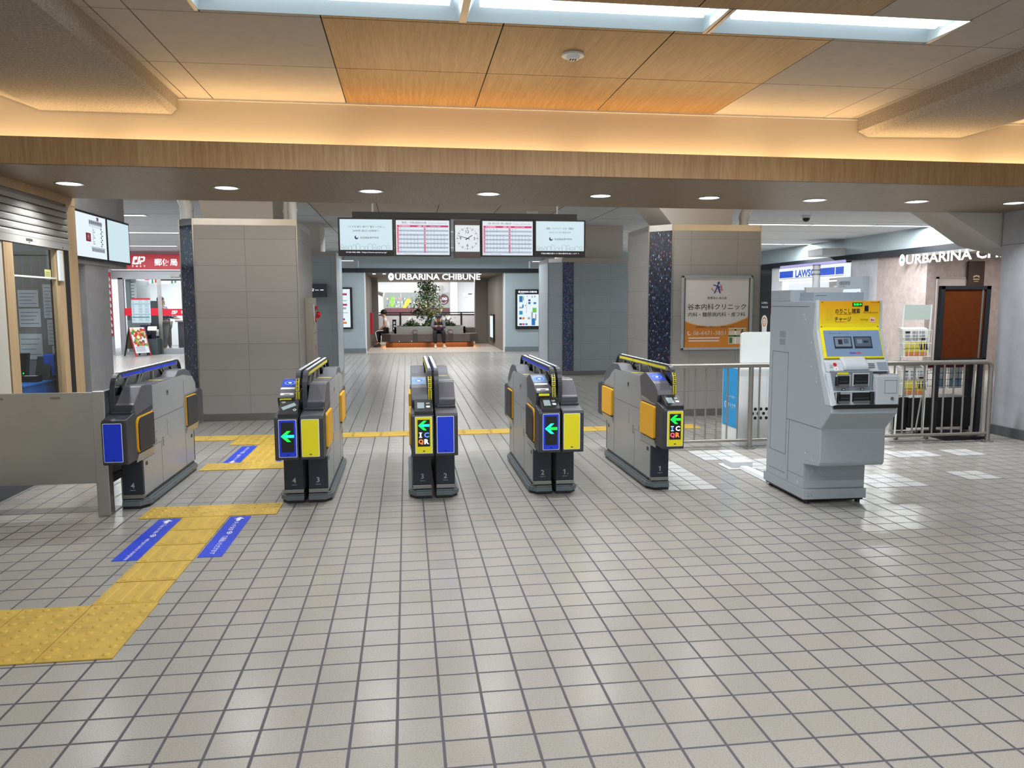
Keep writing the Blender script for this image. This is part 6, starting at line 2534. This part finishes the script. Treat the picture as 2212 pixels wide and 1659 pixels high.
# cabinet: the outline of the side
q = kb()
side = [(.025, .105), (.62, .105), (.62, 1.425), (-.075, 1.425), (-.085, 1.235), (-.165, 1.035), (-.175, .99), (-.315, .735), (-.325, .69), (-.20, .565), (-.20, .335), (-.185, .312), (.025, .285)]
q.prism(side, 'x', .0, KW, LGREY)
cab = q.build('cabinet', t, True, bev=.006)
q = kb()
for (y0, y1, z0, z1) in ((.02, .62, 1.385, 1.388), (.30, .303, .30, 1.05), (.30, .56, 1.05, 1.053), (.557, .56, .30, 1.05), (.30, .56, .30, .303), (-.20, .30, .568, .571), (.255, .258, .12, .568), (.02, .255, .19, .192), (.30, .56, .16, .163)):
    q.box(-.0008, .001, y0, y1, z0, z1, SEAM)
for j in range(2):
    q.box(-.001, .001, .36, .45, 1.105 + j * .055, 1.15 + j * .055, mat('vent_grey', '#8a9097', .6) if j == 0 else bpy.data.materials['vent_grey'])
for (y, z) in ((.08, 1.33), (.06, 1.30), (-.03, 1.14), (-.04, .98), (-.12, .88), (.0, .37), (-.1, .34), (.1, .14)):
    q.add([(-.0015, y + .006 * math.cos(a), z + .006 * math.sin(a)) for a in [i * math.pi / 4 for i in range(8)]], [tuple(range(8))], WHITEP)
q.build('side_panel_seam', cab, True)
q = kb()
q.cyl((KW * .62, .0245, .165), (KW * .62, .022, .165), .007, CHROME, 10)
q.build('lock', cab, True)
# edge cheeks in pale grey
for xa, xb in ((-.004, .018), (KW - .018, KW + .004)):
    q = kb()
    q.prism([(-.073, 1.43), (-.09, 1.43), (-.10, 1.235), (-.178, 1.035), (-.19, .99), (-.327, .74), (-.25, .74), (-.05, 1.2)], 'x', xa, xb, LGREY2)
    q.build('edge_cheek', t, True, bev=.003)
# yellow head panel
KY = NT('machine_yellow')
KY.std(.35)
KY.col(KY.mix(KY.ramp(KY.sep(KY.pos())[2], 1.27, 1.42), rgb('#f3d41a'), rgb('#e8a214')))
KYB = mat('machine_bright_yellow', '#f3e01a', .35)
q = kb()
q.box(.018, KW - .018, -.100, -.07, 1.235, 1.425, KY.m)
q.box(.018, KW - .018, -.1005, -.09, 1.235, 1.27, KYB)
hp = q.build('head_panel', t, True, bev=.002)
q = kb()
yy = -.1015
q.text('のりこし精算', (.212, yy, 1.356), X, Z, INK, w=.178, h=.036, bold=.012)
q.text('チャージ', (.180, yy, 1.302), X, Z, INK, w=.118, h=.032, bold=.012)
q.text('Fare Adjustment', (.378, yy, 1.345), X, Z, mat('machine_ink', '#6a5416', .6), w=.105, h=.015)
q.text('Recharge', (.335, yy, 1.298), X, Z, bpy.data.materials['machine_ink'], w=.055, h=.014)
q.box(.135, .245, yy + .0003, yy + .0008, 1.333, 1.335, RED).box(.130, .20, yy + .0003, yy + .0008, 1.283, 1.285, RED)
q.box(.375, .412, yy + .0002, yy + .0008, 1.282, 1.312, mat('card_badge', '#f1d8cf', .5))
q.text('ic', (.393, yy - .0005, 1.297), X, Z, RED, w=.025, h=.016, bold=.04)
q.box(.245, .315, yy - .001, yy + .001, 1.388, 1.413, mat('led_case', '#0b2a14', .4))
q.text('取扱中', (.28, yy - .002, 1.4005), X, Z, GREENLED, w=.058, h=.017, bold=.02)
q.text('Hanshin', (.405, yy, 1.414), X, Z, bpy.data.materials['machine_ink'], w=.05, h=.006)
for i in range(9):
    for j in range(9):
        q.disc((.062 + i * .0055 + (j % 2) * .002, yy, 1.295 + j * .0085), .0011, bpy.data.materials['machine_ink'], X, Z, 5)
q.box(.332, .360, yy - .001, yy, 1.355, 1.392, BLACK)
for (x, z) in ((.03, 1.416), (KW - .03, 1.416), (.03, 1.25), (KW - .03, 1.25)):
    q.disc((x, yy, z), .004, INK, X, Z, 8)
q.build('lettering', hp, True)
# slanted screen section
d = Vector((0, .078, .20)).normalized()
nn = Vector((0, -d.z, d.y))
P = lambda x, f, o: tuple(Vector((x, -.168, 1.045)) + d * f + nn * o)
SL = .212


def slab2(q, x0, x1, f0, f1, o0, o1, m):
    v = [P(x0, f0, o1), P(x1, f0, o1), P(x1, f1, o1), P(x0, f1, o1), P(x0, f0, o0), P(x1, f0, o0), P(x1, f1, o0), P(x0, f1, o0)]
    q.add(v, [(0, 1, 2, 3), (7, 6, 5, 4), (0, 4, 5, 1), (1, 5, 6, 2), (2, 6, 7, 3), (3, 7, 4, 0)], m)


q = kb()
slab2(q, .018, KW - .018, -.005, SL, -.02, .012, KYB)
bz = q.build('screen_bezel', t, True, bev=.003)
q = kb()
slab2(q, .036, KW - .028, .006, SL - .022, .010, .0135, glow('machine_screen', '#7f97b4', .62, '#46566a'))
sc = q.build('screen', bz, True)
q = kb()
SD, SL_, SM = glow('ui_dark', '#3c4a5c', .4), glow('ui_light', '#93a4b8', .6), glow('ui_mid', '#6f8098', .5)


def ui(x0, x1, f0, f1, m, o=.0145):
    q.poly([P(x0, f0, o), P(x1, f0, o), P(x1, f1, o), P(x0, f1, o)], m)


ui(.10, .228, .06, .145, SD)
ui(.242, .37, .06, .145, SD)
ui(.108, .220, .075, .138, SL_, .0148)
ui(.250, .362, .075, .138, SM, .0148)
ui(.13, .16, .09, .125, SD, .0151)
ui(.17, .205, .095, .130, SM, .0151)
ui(.265, .30, .095, .125, SL_, .0151)
ui(.31, .345, .10, .115, SD, .0151)
q.text('ご利用のボタンを押してください', P(.14, .168, .0148), X, tuple(d), SD, w=.14, h=.008)
ui(.20, .28, .022, .034, glow('ui_blue', '#6a6fd0', .6))
ui(.24, .28, .022, .034, glow('ui_red', '#d06a8a', .6), .0148)
q.build('screen_graphics', sc, True)
# ledge under the screen
q = kb()
q.prism([(-.155, 1.04), (-.20, 1.02), (-.235, .955), (-.16, .955), (-.10, 1.03)], 'x', .012, KW - .012, LGREY2)
ld = q.build('control_ledge', t, True, bev=.006)
q = kb()
q.prism([(-.15, 1.055), (-.19, 1.05), (-.245, 1.0), (-.25, .965), (-.2, .96), (-.15, 1.0)], 'x', .125, .30, LGREY2)
q.build('palm_rest', t, True, bev=.012, seg=3)
q = kb()
lp = lambda x, f, o=.002: (x, -.20 - .035 * f - .0017, 1.02 - .065 * f + .001)
q.disc((.075, -.212, 1.004), .013, RED, X, (0, .474, .88), 14)
q.disc((.078, -.226, .976), .017, WHITEP, X, (0, .474, .88), 14)
q.disc((.078, -.2275, .976), .004, RED, X, (0, .474, .88), 8)
for r in range(3):
    for c_ in range(4):
        q.box(.306 + c_ * .012, .315 + c_ * .012, -.214 - r * .006, -.209 - r * .006, 1.005 - r * .012, 1.009 - r * .012, STEELD)
q.poly([(.372, -.205, 1.016), (.44, -.205, 1.016), (.44, -.231, .967), (.372, -.231, .967)], mat('keypad_grey', '#8f99a5', .4))
for k in range(4):
    q.box(.035, .055, -.222, -.221, .975 + k * .008, .978 + k * .008, GREYT)
q.build('control_buttons', ld, True)
# recess with the slots
q = kb()
q.box(.03, .30, -.29, -.18, .74, .965, mat('recess_grey', '#7b838c', .5))
q.prism([(-.225, .955), (-.24, .95), (-.328, .742), (-.312, .742)], 'x', .0, .034, LGREY2)
q.build('recess', t, True, bev=.003)
q = kb()
for (x0, x1, z0, z1, y) in ((.05, .135, .875, .935, -.293), (.165, .265, .875, .945, -.293), (.05, .14, .765, .815, -.300), (.155, .28, .765, .825, -.300)):
    q.box(x0 - .008, x1 + .008, y, -.27, z0 - .008, z1 + .008, LGREY2)
    q.box(x0, x1, y - .002, y, z0, z1, BLACK)
    q.box(x0 + .012, x1 - .012, y - .006, y - .002, z0 + .018, z0 + .027, DARK)
    q.box(x0 + .005, x1 - .005, y - .012, y, z0 - .006, z0 + .006, STEELD)
for x in (.085, .215):
    q.box(x, x + .022, -.2945, -.2925, .838, .852, INK)
    q.box(x + .004, x + .018, -.2955, -.2935, .842, .848, WHITEP)
q.box(.03, .30, -.302, -.288, .826, .836, LGREY2)
q.cyl((.288, -.305, .75), (.288, -.305, .83), .014, BLACK, 12)
q.cyl((.052, -.292, .87), (.052, -.292, .93), .014, BLACK, 12)
q.cyl((.06, -.30, .755), (.06, -.30, .83), .012, SMOKE, 12)
q.box(.05, .125, -.298, -.27, .945, .957, YELP)
q.build('slot', t, True)
# coin box at the right
q = kb()
q.box(.305, KW, -.33, -.17, .745, .935, LGREY2)
cb = q.build('coin_box', t, True, bev=.004)
q = kb()
q.poly([(.32, -.322, .9355), (KW - .012, -.322, .9355), (KW - .012, -.20, .9355), (.32, -.20, .9355)], STEELD)
q.cyl((.40, -.26, .936), (.40, -.26, .944), .018, STEEL, 12)
q.cyl((.37, -.28, .936), (.37, -.28, .940), .012, STEEL, 10)
q.box(.318, KW - .01, -.326, -.32, .93, .945, LGREY2).box(.318, .324, -.326, -.2, .93, .945, LGREY2).box(KW - .016, KW - .01, -.326, -.2, .93, .945, LGREY2)
for (x0, x1, z0, z1) in ((.36, .445, .82, .8215), (.36, .445, .905, .9065), (.36, .3615, .82, .905), (.4435, .445, .82, .905)):
    q.box(x0, x1, -.331, -.329, z0, z1, SEAM)
q.cyl((.415, -.33, .785), (.415, -.334, .785), .011, STEELD, 14)
q.build('coin_tray', cb, True)
q = kb()
q.box(.018, KW - .002, -.329, -.30, .722, .746, BLACK)
q.build('shelf_edge', t, True)
# top cover and beacon
q = kb()
q.box(.0, .30, .30, .62, 1.425, 1.505, LGREY)
q.box(.07, KW - .02, .10, .60, 1.425, 1.485, mat('cover_blue_grey', '#98a5b0', .45))
q.box(.09, .17, .098, .1, 1.462, 1.464, SEAM)
q.build('top_cover', t, True, bev=.003)
q = kb()
q.prism([(.07, 1.485), (.34, 1.485), (.35, 1.522), (.06, 1.522)], 'y', .20, .22, mat('bracket_grey', '#bdbcbc', .6))
q.build('rear_plate', t, True)
q = kb()
q.cyl((.19, .30, 1.485), (.19, .30, 1.61), .026, mat('beacon_white', '#dddfe2', .3), 18)
q.cyl((.19, .30, 1.61), (.19, .30, 1.685), .026, mat('beacon_clear', '#c3c7cc', .15), 18)
for z in (1.615, 1.645, 1.68):
    q.cyl((.19, .30, z), (.19, .30, z + .006), .0275, STEELD, 18)
q.build('beacon', t, True)

# ================================================================== camera, world, colour
yaw, pitch, roll, F = math.radians(7.708), math.radians(5.887), math.radians(-.193), 1671.7
fw = Vector((math.sin(yaw) * math.cos(pitch), math.cos(yaw) * math.cos(pitch), -math.sin(pitch)))
r = Vector((math.cos(yaw), -math.sin(yaw), 0))
u = r.cross(fw)
r2 = r * math.cos(roll) + u * math.sin(roll)
u2 = u * math.cos(roll) - r * math.sin(roll)
cam = bpy.data.cameras.new('camera')
cam.sensor_fit = 'HORIZONTAL'
cam.sensor_width = 36
cam.lens = F / 2212 * 36
cam.clip_end = 200
co = bpy.data.objects.new('camera', cam)
COL.objects.link(co)
co.matrix_world = Matrix(((r2.x, u2.x, -fw.x, 0), (r2.y, u2.y, -fw.y, 0), (r2.z, u2.z, -fw.z, 1.41), (0, 0, 0, 1)))
SC.camera = co
w = bpy.data.worlds.new('world')
SC.world = w
w.use_nodes = True
w.node_tree.nodes['Background'].inputs[0].default_value = (.86, .93, 1, 1)
w.node_tree.nodes['Background'].inputs[1].default_value = 1.0
SC.view_settings.view_transform = 'Standard'
SC.view_settings.look = 'None'
SC.view_settings.exposure = 0.0
SC.view_settings.gamma = 1
SC.view_settings.use_curve_mapping = False
SC.cycles.max_bounces = 7
SC.cycles.diffuse_bounces = 3
SC.cycles.use_adaptive_sampling = True
SC.cycles.adaptive_threshold = .025
SC.cycles.glossy_bounces = 3
SC.cycles.transparent_max_bounces = 12
SC.cycles.sample_clamp_indirect = 4
SC.cycles.caustics_reflective = False
SC.cycles.caustics_refractive = False
SC.cycles.use_denoising = True
